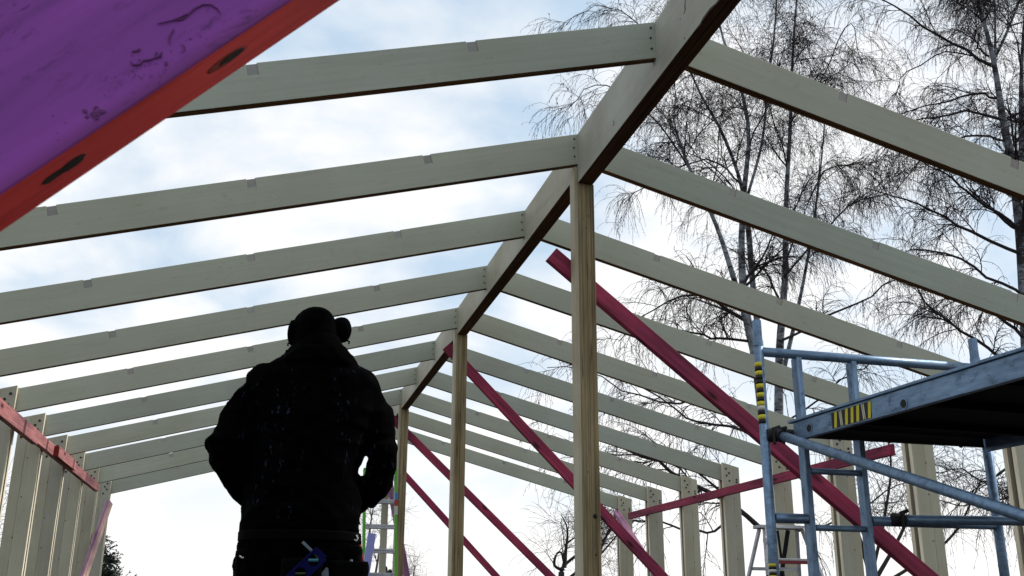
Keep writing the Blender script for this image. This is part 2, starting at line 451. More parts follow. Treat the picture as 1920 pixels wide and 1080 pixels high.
# plumb cut: the ridge end leans so that it is vertical in the world
pts = [(x, z) for x, z in pts]
pts[-1] = (-HR*COS*TAN, -HR*COS)
RAFM = prism_mesh('rafter', pts, 0, 0.045, [LVL, EDGER])
RAFMR = prism_mesh('rafter_right', [(x, z) for x, z in pts], -0.045, 0, [LVL, EDGER])
for k in range(1, 11):
    for side in (-1, 1):
        yk = YK(k)
        nm = 'left' if side < 0 else 'right'
        t = thing('rafter', (side*0.045, yk, RZ), 'pale timber rafter on the %s slope of the roof, %s one counting from the camera' % (nm, ORD[k-1]), 'rafter',
                  'rafters of the %s roof slope' % nm)
        a = Vector((side*0.046, yk, RZ)); b = Vector((side*1.0, yk, RZ-TAN*(1.0-0.046)))
        x = (b-a).normalized()
        if side > 0:
            M, _ = frame(a, b, (0, 1, 0)); z = M.col[2]
            if M.col[2][2] < 0: pass
        y = Vector((0, 1, 0)) if side > 0 else Vector((0, -1, 0))
        z = x.cross(y)
        if z.z < 0: y = -y; z = x.cross(y)
        M = Matrix(((x.x, y.x, z.x, a.x), (x.y, y.y, z.y, a.y), (x.z, y.z, z.z, a.z), (0, 0, 0, 1)))
        me = RAFM if y.y > 0 else RAFMR
        link('beam', me, t, M, 0.002)
        for s0 in slots:
            P = a + x*s0 + Vector((0, 0.004, 0))
            Mn = Matrix(((x.x*side, 0, -x.z*side if False else z.x, P.x), (0, 1, 0, P.y), (x.z*side, 0, z.z, P.z), (0, 0, 0, 1)))
            link('notch', NOTCHM, t, Mn)
        for q in range(3):
            link('screw', SCREWM, t, Matrix.Translation((side*(0.045+0.02+0.003*(q % 2)), yk-0.001, RZ-0.035-0.055*q)))

# columns: two plies either side of the rafter, each ply two boards, recessed packer between
def column_parts(side):
    def prof(x0, x1):       # local X = height
        return [(0, x0), (0, x1), (rz(x1)+0.014, x1), (rz(x0)+0.014, x0)]
    xs = [(XIN, XIN+0.118), (XIN+0.1205, XOUT)]
    res = []
    for (x0, x1) in xs:
        for (y0, y1) in ((-0.047, -0.002), (0.047, 0.092)):
            res.append(('board', prism_mesh('column_board', [(h, x*1) for h, x in prof(x0, x1)], y0, y1, [LVLC, EDGEC])))
    res.append(('packer', prism_mesh('column_packer', [(0, XIN+0.035), (0, XOUT-0.03), (rz(XOUT)-0.24, XOUT-0.03), (rz(XIN)-0.24, XIN+0.035)], -0.0015, 0.0465, [EDGE, EDGE])))
    return res
CP = {s: column_parts(s) for s in (1,)}
for k in range(1, 11):
    for side in (-1, 1):
        if side > 0 and k < 3: continue
        if side < 0 and k < 4: continue
        yk = YK(k); nm = 'left' if side < 0 else 'right'
        t = thing('wall_column', (side*(XIN+XOUT)/2, yk, 0), 'pale double ply timber column of the %s wall, under the %s rafter from the camera' % (nm, ORD[k-1]), 'column',
                  'columns of the %s wall' % nm)
        # local X up, local Z outward
        X = Vector((0, 0, 1)); Z = Vector((side, 0, 0)); Yv = Z.cross(X)
        for name, me in CP[1]:
            if Yv.y < 0:
                # mirrored side: rebuild with swapped thickness so that plies keep their place
                key = me.name + '_m'
                mm = bpy.data.meshes.get(key)
                if mm is None:
                    mm = me.copy(); mm.name = key
                    co = np.empty(len(mm.vertices)*3); mm.vertices.foreach_get('co', co); co = co.reshape(-1, 3)
                    co[:, 1] *= -1; mm.vertices.foreach_set('co', co.ravel()); mm.flip_normals(); mm.update()
                me2 = mm
            else: me2 = me
            M = Matrix(((X.x, Yv.x, Z.x, 0), (X.y, Yv.y, Z.y, yk), (X.z, Yv.z, Z.z, 0), (0, 0, 0, 1)))
            link(name, me2, t, M, 0.0015)
        rng = random.Random(k*7+side)
        for (dx, dz) in ((0.040, 0.045), (0.075, 0.085), (0.045, 0.130), (0.080, 0.175), (0.165, 0.135), (0.168, 0.170)):
            xx = XIN+dx
            link('bolt', BOLTM, t, Matrix.Translation((side*(xx+rng.uniform(-.005, .005)), yk-0.048, rz(xx)-dz+rng.uniform(-.005, .005))))
        for q in range(6):
            link('nail', SCREWM, t, Matrix.Translation((side*(XIN+0.10+rng.uniform(-.005, .035)), yk-0.047, 0.3+q*0.33+rng.uniform(-.06, .06))))

# ridge beams
def ridge(y0, y1, zb, label):
    t = thing('ridge_beam', (0, y0, zb), label, 'ridge beam', 'lengths of the ridge beam')
    M, ln = frame((-0.045, y0, 0), (-0.045, y1, 0), (1, 0, 0))   # local X along +Y, Y across, Z = X x Y (down)
    pts = [(0, -zb), (ln, -zb), (ln, -RZ), (0, -RZ)]
    link('beam', prism_mesh('ridge_beam', pts, 0, 0.09, [LVLR, EDGE]), t, M, 0.003)
    return t
rb = ridge(2.3, 5.098, 3.030, 'deep pale ridge beam running overhead to the nearest timber post')
mbg = MB()                                   # bruise on the lower arris of the near ridge beam
ridge(5.100, 8.690, 3.085, 'pale ridge beam between the nearest and the middle timber posts')
ridge(8.692, 12.30, 3.085, 'pale ridge beam between the middle post and the far post')
ridge(12.302, 14.70, 3.085, 'farthest short length of pale ridge beam beyond the far post')

# posts
def post(y, ztop, label, zpack=None):
    t = thing('post', (0, y, 0), label, 'post', 'posts under the ridge beam')
    for (x0, x1, d) in ((-0.0445, 0.0008, 0.0), (0.0028, 0.0495, 0.0025)):
        M, ln = frame((x0, y+0.002+d, 0), (x0, y+0.002+d, ztop-0.001), (1, 0, 0))   # X up, Y = +x, Z = X x Y = +y
        pts = [(0, 0), (ln, 0), (ln, 0.09), (0, 0.09)]
        link('ply', prism_mesh('post_ply', pts, 0, x1-x0, [POSTS, POST]), t, M, 0.002)
    M, ln = frame((-0.0665, y+0.006, 0), (-0.0665, y+0.006, RZ-HR-0.014), (1, 0, 0))
    link('side_cleat', prism_mesh('side_cleat', [(0, 0), (ln, 0), (ln, 0.085), (0, 0.085)], 0, 0.0205, [POSTS, POSTS]), t, M, 0.0015)
    return t
p1 = post(YK(2), 3.030, 'nearest timber post under the ridge beam, streaked with dark knots')
pk = MB(); pk.box((-0.0445, 5.1, 3.0295), (0.049, 5.1445, 3.0845)); pk.build('packer', POST, p1, bevel=0.002)
kmb = MB(); kmb.sph((0, 0, 0), (0.012, 0.004, 0.010), n=8, k=5); KM = kmb.mesh('knot', KNOT)
for (px, py, s) in ((1116, 968, 1.0), (1099, 428, .35), (1091, 437, .3), (1104, 405, .3), (1093, 410, .25), (1118, 1040, .4), (1103, 885, .3)):
    q = at(px, py, YK(2)+0.004); link('knot', KM, p1, Matrix.Translation(q) @ Matrix.Diagonal((s, 1, s*1.3, 1)))
p2 = post(YK(5), 3.085, 'middle timber post under the ridge beam, halfway along the frame')
p3 = post(YK(8), 3.085, 'far timber post under the ridge beam, standing beside the green ladder')
t = thing('post', (0.09, 14.63, 0), 'pale end post seen through the rungs of the green ladder', 'post', 'posts under the ridge beam')
M, ln = frame((0.045, 14.63, 0), (0.045, 14.63, 3.08), (0, 1, 0))
link('ply', prism_mesh('post_ply', [(0, 0), (ln, 0), (ln, -0.095), (0, -0.095)], 0, 0.045, [LVLC, EDGEC]), t, M, 0.002)

# ------------------------------------------------------------------ pink braces
def brace(a, b, label, width=0.09, thick=0.045, side=(0, 1, 0), mats=None, skew=(0, 0), group='pink timber braces', name='brace', zc=0.5):
    o = board(name, a, b, width, thick, side, mats or [PINK, PINK], None, 0.003, zc, skew)
    return tag(o, label, 'brace', group)
def down(a, b, zf=0.0):
    """carry the line a-b on to the ground"""
    a = np.array(a); b = np.array(b); s = (zf-a[2])/(b[2]-a[2]); return a+(b-a)*s
A = at(1035, 475, 5.152); B = at(1738, 1077, 5.152); brace(A, down(A, B), 'long crimson brace from the nearest post down past the scaffold')
A = at(838, 648, 8.752); B = at(1234, 1071, 8.752); brace(A, down(A, B), 'crimson brace running from the middle post down to the right')
A = at(735, 783, 12.352); B = at(1028, 1075, 12.352); brace(A, down(A, B), 'upper thin crimson brace leaning from the far post')
A = at(722, 849, 14.70); B = at(928, 1077, 14.70); brace(A, down(A, B), 'lower thin crimson brace leaning from the end post')
A = at(728, 890, 14.52); B = at(750, 1010, 14.52); brace(A, down(A, B), 'steep lilac pink brace behind the green ladder', 0.09, 0.045, mats=[LILAC, LILAC])
# wall plates of pink timber along the inside of both walls
def rail(px0, py0, px1, py1, X, height, label, mats, ends=None):
    a = atX(px0, py0, X); b = atX(px1, py1, X); z = (a[2]+b[2])/2
    a = (X, a[1], z); b = (X, b[1], z)
    o = board('rail', a, b, height, 0.045, (-math.copysign(1, X), 0, 0), mats, None, 0.003, 0.5)
    return tag(o, label, 'rail', 'pink rails along the walls')
rail(-60, 738, 63, 810, XIN*-1+0.048, 0.115, 'salmon pink rail on the left wall nearest the camera, lapped over the next one', [PINKR, PINKR])
rail(30, 797, 178, 912, XIN*-1+0.001, 0.100, 'salmon pink rail on the left wall running to the far end', [PINKR, PINKR])
a = atX(101, 846, -XIN+0.0475); blk = board('timber_block', (-XIN+0.0475, a[1], a[2]), (-XIN+0.0475, a[1]+1.0, a[2]), 0.10, 0.045, (1, 0, 0), [PINKR, KNOTR], None, 0.003)
tag(blk, 'short pink timber block nailed over the joint of the left wall rail', 'timber block')
rail(1678, 841, 1183, 969, XIN-0.001, 0.092, 'dusky pink rail across the columns of the right wall', [PINK, PINK])
A = atX(202, 938, -XIN+0.05); B = atX(158, 1063, -XIN+0.05); brace(A, down(A, B), 'lilac brace with a pale sunlit edge leaning on the left end column', 0.050, 0.080, (0.38, 1, 0.0), [LILAC, CREAM], group='end wall braces')
A = atX(1156, 957, XIN-0.05); B = atX(1190, 1010, XIN-0.05); brace(A, down(A, B), 'lilac brace leaning on the right end column', 0.09, 0.045, (0, 1, 0.0), [LILAC, LILAC], group='end wall braces')

# big purple plank close to the camera: 140 x 45, 45 degrees, lower front arris through these two points
A = at(0, 367, 0.70); B = at(550, 0, 0.70); d = (B-A)/np.linalg.norm(B-A)
A2 = A - d*0.95; B2 = B + d*1.6
M, ln = frame(A2, B2, (0, 1, 0))
zs = 1 if M.col[2][2] > 0 else -1
pl = link('brace', prism_mesh('near_plank', [(0, 0), (ln, 0), (ln, zs*0.19), (0, zs*0.19)], 0, 0.051, [PURP, REDE]), None, M, 0.002)
tag(pl, 'broad purple plank close overhead with a reddish lower edge', 'brace', 'pink timber braces')
def on_edge(px, py, rx, ry, m, name, yaw=0):
    q = at(px, py, 0.722)
    mb = MB(); n = 16; ring = []
    for i in range(n):
        a = 2*math.pi*i/n; rr = 1+0.22*noise.noise(Vector((math.cos(a)*1.7+px, math.sin(a)*1.7, 3)))
        ring.append((rx*rr*math.cos(a), ry*rr*math.sin(a), 0))
    mb.add(ring + [(x*0.9, y*0.9, -0.00025) for x, y, z in ring], [tuple(reversed(range(n, 2*n)))] + [(i, (i+1) % n, n+(i+1) % n, n+i) for i in range(n)])
    X = Vector(d); Yv = Vector((0, 1, 0)); Zv = X.cross(Yv)
    if Zv.z < 0: Zv = -Zv
    # put the spot on the underside
    base = Vector(A); rel = Vector(q)-base; along = rel.dot(X); yy = q[1]
    P = base + X*along; P.y = yy
    P = P - Zv*0.00005
    Mx = Matrix(((X.x, 0, Zv.x, P.x), (0, 1, 0, P.y), (X.z, 0, Zv.z, P.z), (0, 0, 0, 1)))
    return link(name, mb.mesh(name, m), pl, Mx)
on_edge(432, 118, 0.020, 0.0075, KNOTR, 'knot')
on_edge(438, 108, 0.012, 0.0050, KNOT, 'knot').location.z -= 0.0003
on_edge(128, 300, 0.012, 0.0065, KNOT, 'knot')
on_edge(118, 346, 0.012, 0.0050, KNOT, 'knot')
on_edge(133, 318, 0.008, 0.0018, KNOT, 'knot')

def blot(pts, w_, m, parent, plane, name):
    """thin dark mark lying on a face; pts are points of that face"""
    mb = MB(); nrm_ = Vector(plane); k = len(pts); P = [Vector(q) for q in pts]; v = []
    for i, q in enumerate(P):
        t_ = (P[min(i+1, k-1)]-P[max(i-1, 0)]).normalized(); a = nrm_.cross(t_).normalized(); ww = w_*(0.35+0.65*math.sin(math.pi*(i+0.4)/k))*(0.8+0.5*noise.noise(q*60))
        v += [q+a*ww+nrm_*0.0002, q-a*ww+nrm_*0.0002, q+a*ww*.6+nrm_*0.0009, q-a*ww*.6+nrm_*0.0009]
    f = []
    for i in range(k-1):
        b = i*4; f += [(b, b+4, b+6, b+2), (b+2, b+6, b+7, b+3), (b+3, b+7, b+5, b+1)]
    mb.add(v, f); return mb.build(name, m, parent)
STAIN = mat('purple_ink_stain', (0.115, 0.03, 0.135), 0.8)
def ps(L_, w_): return blot([at(x, y, 0.6995) for x, y in L_], w_, STAIN, pl, (0, -1, 0), 'stain')
ps([(296, 45), (318, 40), (338, 34), (352, 28), (364, 17), (380, 9), (396, 9), (408, 17), (413, 25)], 0.0009)
ps([(328, 38), (342, 34), (351, 28)], 0.0016); ps([(318, 84), (317, 72), (323, 60), (326, 54)], 0.0008)
ps([(245, 115), (250, 122), (262, 121), (268, 114), (282, 112), (296, 107), (304, 105)], 0.0012); ps([(248, 97), (258, 95), (263, 92)], 0.0013)
ps([(302, 108), (300, 102), (304, 98)], 0.0016); ps([(311, 122), (312, 116)], 0.0016); ps([(345, 98), (346, 90), (344, 84)], 0.0007)
_rg = random.Random(5)
def spot(px, py, r, m=None):
    c = Vector(at(px, py, 0.6995)); n_ = 9; v = [c+Vector((0, -0.0004, 0))]; asp = _rg.uniform(0.45, 0.9); th = math.radians(34)+_rg.uniform(-.4, .4)
    for i in range(n_):
        a = 2*math.pi*i/n_; q = r*_rg.uniform(0.55, 1.25); x, z = q*math.cos(a), q*asp*math.sin(a)
        v.append(c+Vector((x*math.cos(th)-z*math.sin(th), -0.0001, x*math.sin(th)+z*math.cos(th))))
    mb = MB(); mb.add(v, [(0, 1+(i+1) % n_, 1+i) for i in range(n_)]); me = mb.mesh('stain', m or STAIN); me.flip_normals(); return link('stain', me, pl)
for (cx, cy, sx, sy, n_, r0, r1) in ((174, 213, 22, 9, 22, .0005, .0017), (186, 208, 7, 6, 5, .0012, .0024), (262, 116, 22, 10, 14, .0004, .0010), (300, 106, 8, 6, 5, .0006, .0014), (270, 140, 30, 14, 18, .0003, .0008), (340, 95, 26, 22, 12, .0003, .0008), (225, 165, 45, 25, 14, .0003, .0007), (120, 250, 50, 30, 8, .0003, .0007), (370, 60, 18, 16, 7, .0003, .0008)):
    for k in range(n_): spot(_rg.gauss(cx, sx*.6), _rg.gauss(cy, sy*.6), _rg.uniform(r0, r1))
CRK = mat('dark_split', (0.035, 0.022, 0.016), 0.85)
def rs(L_, w_): return blot([atX(x, y, -0.0452) for x, y in L_], w_, CRK, rb, (-1, 0, 0), 'split')
rs([(1287, -8), (1285, 2), (1284, 10), (1285, 18), (1282, 26)], 0.0055); rs([(1276, 34), (1275, 37)], 0.004)
rs([(1352, -3), (1342, 8), (1331, 18), (1324, 28), (1318, 36), (1313, 46), (1306, 54)], 0.010); rs([(1150, 227), (1152, 232), (1149, 236)], 0.006); rs([(1283, 71), (1284, 73)], 0.005)

# ------------------------------------------------------------------ scaffold tower
def tubeobj(name, pts, r, m, parent, n=14, smooth=True):
    mb = MB(); mb.tube(pts, r, n); o = mb.build(name, m, parent, smooth=False)
    me = o.data
    for p in me.polygons: p.use_smooth = len(p.vertices) == 4
    return o
FL = at(1426, 690, 4.60); FRt = at(1829, 690, 4.63)
LX, LY, RX, RY = FL[0]-0.004, 4.60, FRt[0]+0.004, 4.63
fd = Vector((RX-LX, RY-LY, 0)).normalized(); fn = Vector((0.045, -1, 0)).normalized()
def fpos(px, py, off=0.0):
    """point of the end frame's plane seen at px, py"""
    dd = ray(px, py); n = Vector((-fd.y, fd.x, 0)); c = Vector((LX, LY, 0)) - fn*0 + n*0
    tt = (c-Vector(CAM)).dot(n)/Vector(dd).dot(n); return Vector(CAM)+Vector(dd)*tt
sc = thing('scaffold_tower', (LX, LY, 0), 'aluminium scaffold tower with a black deck and hazard taped uprights', 'scaffold')
ztop = 1.972; RT = 0.0245
zr = fpos(1640, 676)[2]
for (x, y, nm) in ((LX, LY, 'l'), (RX, RY, 'r')):
    up = tubeobj('upright', [(x, y, 0.12), (x, y, zr+0.035)], RT, ALU, sc)
    # fluted spigot
    mb = MB(); n = 28; v = []; hs = (zr+0.036, zr+0.165)
    for h in hs:
        for i in range(n):
            a = 2*math.pi*i/n; r = 0.0235 if i % 2 else 0.0205
            v.append((x+r*math.cos(a), y+r*math.sin(a), h))
    mb.add(v, [(i, (i+1) % n, n+(i+1) % n, n+i) for i in range(n)]+[tuple(range(n, 2*n))])
    mb.build('spigot', ALU, up)
    mb = MB(); mb.tube([(x, y, zr+0.030), (x, y, zr+0.058)], 0.0265, 16); mb.build('collar', ALU, up)
    mb = MB(); mb.tube([(x, y, 0.0), (x, y, 0.02)], 0.06, 16); mb.tube([(x, y, 0.015), (x, y, 0.14)], 0.016, 10); mb.build('foot', RUB, up)
tubeobj('top_rail', [(LX, LY, zr), (RX, RY, zr)], RT, ALU, sc)
for px in (1500, 1603):
    q = fpos(px, 740)
    M, ln = frame((q.x-0.022, q.y-0.022, 0.25), (q.x-0.022, q.y-0.022, zr-0.018), (1, 0, 0))
    link('ladder_upright', prism_mesh('ladder_upright', [(0, 0), (ln, 0), (ln, 0.060), (0, 0.060)], 0.007, 0.037, [ALU, ALU]), sc, M, 0.003)
qa, qb = fpos(1500, 740), fpos(1603, 740)
for k in range(6):
    z = fpos(1560, 885)[2] - k*0.277
    if z > 0.3: tubeobj('rung', [(qa.x+.02, qa.y, z), (qb.x-.02, qb.y, z)], 0.0155, ALU, sc)
zt = fpos(1480, 972)[2]
tubeobj('stub_rail', [(LX+0.02, LY, zt), (qa.x-0.02, qa.y, zt)], RT, ALU, sc)
tubeobj('transom', [(qb.x+0.02, qb.y, zt), (RX-0.02, RY, zt)], RT, ALU, sc)
tubeobj('deck_bearer', [(LX+0.02, LY+0.03, 1.578), (RX-0.02, RY+0.03, 1.578)], 0.02, RUB, sc)
tubeobj('corner_brace', [(RX-0.01, RY, zr-0.02), (RX-0.10, RY-0.01, zr-0.075)], 0.012, ALU, sc)
# platform
Dz = at(1484, 790, 4.55)
dl = Vector((0.055, -1, 0)).normalized(); dn = Vector((1, 0.055, 0)).normalized()
O = Vector((Dz[0], 4.55, 0)); ZT = Dz[2]; DW, DL = 1.16, 2.45
Md = Matrix(((dl.x, dn.x, 0, O.x), (dl.y, dn.y, 0, O.y), (0, 0, 1, 0), (0, 0, 0, 1)))
# flip so that handedness is right: local X along the deck, local Y across
dk = thing('platform', (O.x, O.y, ZT), 'black undersided aluminium work platform resting on the scaffold end frame', 'platform')
def dpart(name, lo, hi, m, bev=0.002):
    mb = MB(); mb.box(lo, hi); 
    me = mb.mesh(name, m); me.flip_normals()
    return link(name, me, dk, Md, bev)
dpart('deck_board', (0.02, 0.012, ZT-0.030), (DL-0.02, DW-0.012, ZT-0.012), DECK)
for i in range(5): dpart('cross_bar', (0.30+i*0.46, 0.012, ZT-0.062), (0.335+i*0.46, DW-0.012, ZT-0.031), DECK)
sr = dpart('side_rail', (0.012, 0.0, ZT-0.098), (DL, 0.0095, ZT-0.010), ALU)
dpart('rail_lip', (-0.02, -0.012, ZT-0.009), (DL, 0.016, ZT+0.004), ALU)
dpart('rail_foot', (0.03, -0.005, ZT-0.102), (DL, 0.026, ZT-0.0985), ALU, 0.001)
dpart('side_rail', (0.012, DW-0.010, ZT-0.098), (DL, DW, ZT-0.010), ALU)
dpart('rail_lip', (-0.02, DW-0.016, ZT-0.009), (DL, DW+0.012, ZT+0.004), ALU)
dpart('end_rail', (0.0, 0.015, ZT-0.075), (0.011, DW-0.015, ZT-0.010), RUB)
for i in range(2):
    yy = 0.05 if i == 0 else DW-0.10
    mb = MB(); mb.tube([(0.0, yy, ZT-0.04), (-0.035, yy, ZT-0.035), (-0.07, yy, ZT-0.06)], 0.013, 8); link('hook', mb.mesh('hook', RUB), dk, Md)
def rail_px(px, py):
    dd = Vector(ray(px, py)); c = Vector(CAM); n = dn; tt = (O-c).dot(n)/dd.dot(n); q = c+dd*tt
    return (q-O).dot(dl), q.z
for (px, py) in ((1518, 803), (1695, 757)):
    u, z = rail_px(px, py)
    mb = MB(); mb.tube([(u, 0.004, z), (u, -0.003, z)], 0.025, 20); e = link('rung_end', mb.mesh('rung_end', ALU), dk, Md)
    mb = MB(); mb.tube([(u, 0.004, z), (u, -0.0045, z)], 0.018, 18); link('rung_hole', mb.mesh('rung_hole', RUB), e, Md)
# hazard sticker on the side rail: stripes with their own small thickness
u0, _ = rail_px(1560, 790); u1, _ = rail_px(1634, 772)
mb = MB(); nst = 14; cols = [1, 0, 1, 2, 1, 0, 1, 0, 1, 0, 1, 2, 1, 0]
mb.box((u0, -0.0016, ZT-0.094), (u1, 0.001, ZT-0.020), 1)
for i, c in enumerate(cols):
    if c == 1: continue
    a = u0+(u1-u0)*(i+0.05)/nst; b = a+(u1-u0)/nst*0.95; s = 0.010
    y0 = -0.0024
    lo, hi = ZT-0.093, ZT-0.021
    if c == 0:
        mb.add([(a-s*.5, y0, lo), (b-s*.5, y0, lo), (b+s*.5, y0, hi), (a+s*.5, y0, hi)], [(3, 2, 1, 0)], 0)
    else:
        for q in (0.0, 0.62):
            aa = a+(b-a)*q; mb.add([(aa+s*.3, y0, lo), (aa+(b-a)*.3+s*.3, y0, lo), (aa+(b-a)*.3-s*.3, y0, hi), (aa-s*.3, y0, hi)], [(3, 2, 1, 0)], 2)
        mb.add([(a+(b-a)*.36, y0, lo+.006), (a+(b-a)*.55, y0, lo+.006), (a+(b-a)*.55, y0, hi-.006), (a+(b-a)*.36, y0, hi-.006)], [(3, 2, 1, 0)], 0)
me = mb.mesh('hazard_sticker', [YEL, BLK, WHT]); me.flip_normals(); link('hazard_sticker', me, dk, Md)
# hazard tape round the left upright
def tape(z0, z1, cols, phase=0):
    mb = MB(); n = 18; k = len(cols); r = RT+0.0003
    for i, c in enumerate(cols):
        a, b = z1-(z1-z0)*i/k, z1-(z1-z0)*(i+1)/k
        v = []
        for zz in (b, a):
            for j in range(n+1):
                th = math.pi*0.87 + math.pi*0.62*j/n
                v.append((LX+r*math.cos(th), LY+r*math.sin(th), zz+0.0012*math.sin(th*2)))
        mb.add(v, [(j, j+1, n+2+j, n+1+j) for j in range(n)], c)
    o = mb.build('hazard_tape', [YEL, BLK, WHT], sc, smooth=True)
    sm = o.modifiers.new('thick', 'SOLIDIFY'); sm.thickness = 0.0005; sm.offset = 1
    return o
tape(fpos(1428, 795)[2], fpos(1428, 681)[2], [0, 1, 0, 1, 1, 0, 1, 0, 1, 0, 2, 1, 0, 1])
tape(fpos(1440, 1090)[2], fpos(1440, 1057)[2], [0, 1, 2, 1, 0, 1])
# braces clipped to the frame
q0 = at(1462, 816, 4.57); q1 = at(1920, 968, 3.15); dv = q1-q0
tubeobj('diagonal_brace', [q0, q0+dv*1.75], 0.0235, ALU, sc)
def clamp(p, ax):
    mb = MB(); ax = Vector(ax).normalized(); p = Vector(p)
    mb.tube([p-ax*0.03, p+ax*0.03], 0.033, 14); mb.tube([p+Vector((0, -0.035, -0.05)), p+Vector((0, -0.035, 0.035))], 0.008, 8)
    mb.tube([p+ax*0.01+Vector((0, 0, .03)), p+ax*0.05+Vector((0, -0.01, .045))], 0.010, 8)
    return mb.build('clamp', RUB, sc, bevel=0.002)
clamp(q0, dv); clamp((LX+0.028, LY-0.01, q0[2]), (1, 0, 0))
h0 = fpos(1674, 972); h0 = np.array(h0)+np.array([0, -0.045, -0.010]); h1 = atZ(1925, 977, h0[2]); 
hv = h1-h0
tubeobj('horizontal_brace', [h0, h0+hv*2.2], 0.0235, ALU, sc); clamp(h0, hv)
# far end frame of the tower beside the camera, out of the picture but holding the deck
for x in (LX+0.10, RX+0.10): tubeobj('upright', [(x, 2.15, 0.0), (x, 2.15, 1.62)], RT, ALU, sc)
tubeobj('deck_bearer', [(LX+0.10, 2.15, 1.495), (RX+0.10, 2.15, 1.495)], RT, ALU, sc)

# ------------------------------------------------------------------ ladders
def green_ladder():
    Y = 11.6
    bl = at(683, 1085, Y); br = at(739.5, 1085, Y)
    tl = at(686, 955, Y); tr = at(742.5, 890, Y)
    t = thing('ladder', ((bl[0]+br[0])/2, Y-0.1, 0), 'green fibreglass ladder with silver rungs standing behind the man', 'ladder')
    zt = 2.27
    def lineto(a, b, z): s = (z-a[2])/(b[2]-a[2]); return np.array([a[0]+(b[0]-a[0])*s, Y-0.12+0.24*z/zt, z])
    xl = lambda z: lineto(bl, tl, z); xr = lambda z: lineto(br, tr, z)
    for fx, s in ((xl, 1), (xr, -1)):
        a, b = fx(0), fx(zt)
        M, ln = frame(a, b, (-s, 0, 0))
        st = link('stile', prism_mesh('stile', [(0, -0.04), (ln, -0.04), (ln, 0.04), (0, 0.04)], -0.004, 0.026, [GREEN, GREEN]), t, M, 0.003)
        if s < 0:
            for (py0, py1, m) in ((922, 936, BLUET), (936, 948, REDP), (948, 965, WHT)):
                z1, z0 = at(742, py0, Y)[2], at(742, py1, Y)[2]; p = (fx(z0)+fx(z1))/2
                mb = MB(); mb.box((p[0]-0.005, p[1]-0.052, z0), (p[0]+0.030, p[1]-0.030, z1-0.002)); mb.build('sticker', m, st, bevel=0.001)
        mb = MB(); q = fx(0); mb.box((q[0]-0.03, q[1]-0.05, 0), (q[0]+0.03, q[1]+0.05, 0.03)); mb.build('foot', RUB, st, bevel=0.004)
    z = at(710, 937, Y)[2]; zs = [z+0.27, z, at(710, 985, Y)[2], at(710, 1031, Y)[2], at(710, 1076, Y)[2]]
    while zs[-1] > 0.5: zs.append(zs[-1]-0.26)
    for z in zs:
        a, b = xl(z), xr(z); mb = MB()
        mb.box((a[0]+0.004, a[1]-0.045, z-0.010), (b[0]-0.004, a[1]+0.045, z+0.012))
        mb.box((a[0]+0.004, a[1]-0.043, z-0.034), (b[0]-0.004, a[1]-0.036, z-0.0105))
        mb.box((a[0]+0.004, a[1]+0.036, z-0.034), (b[0]-0.004, a[1]+0.043, z-0.0105))
        mb.build('rung', ALU2, t, bevel=0.002)
green_ladder()
A = at(698, 1000, 11.3); B = at(685, 1080, 11.3)
o = board('straight_edge', A, down(A, B), 0.085, 0.03, (0, 1, 0), [LBLUE, LBLUE], None, 0.003)
tag(o, 'lilac blue metal straight edge leaning on the green ladder', 'straight edge')
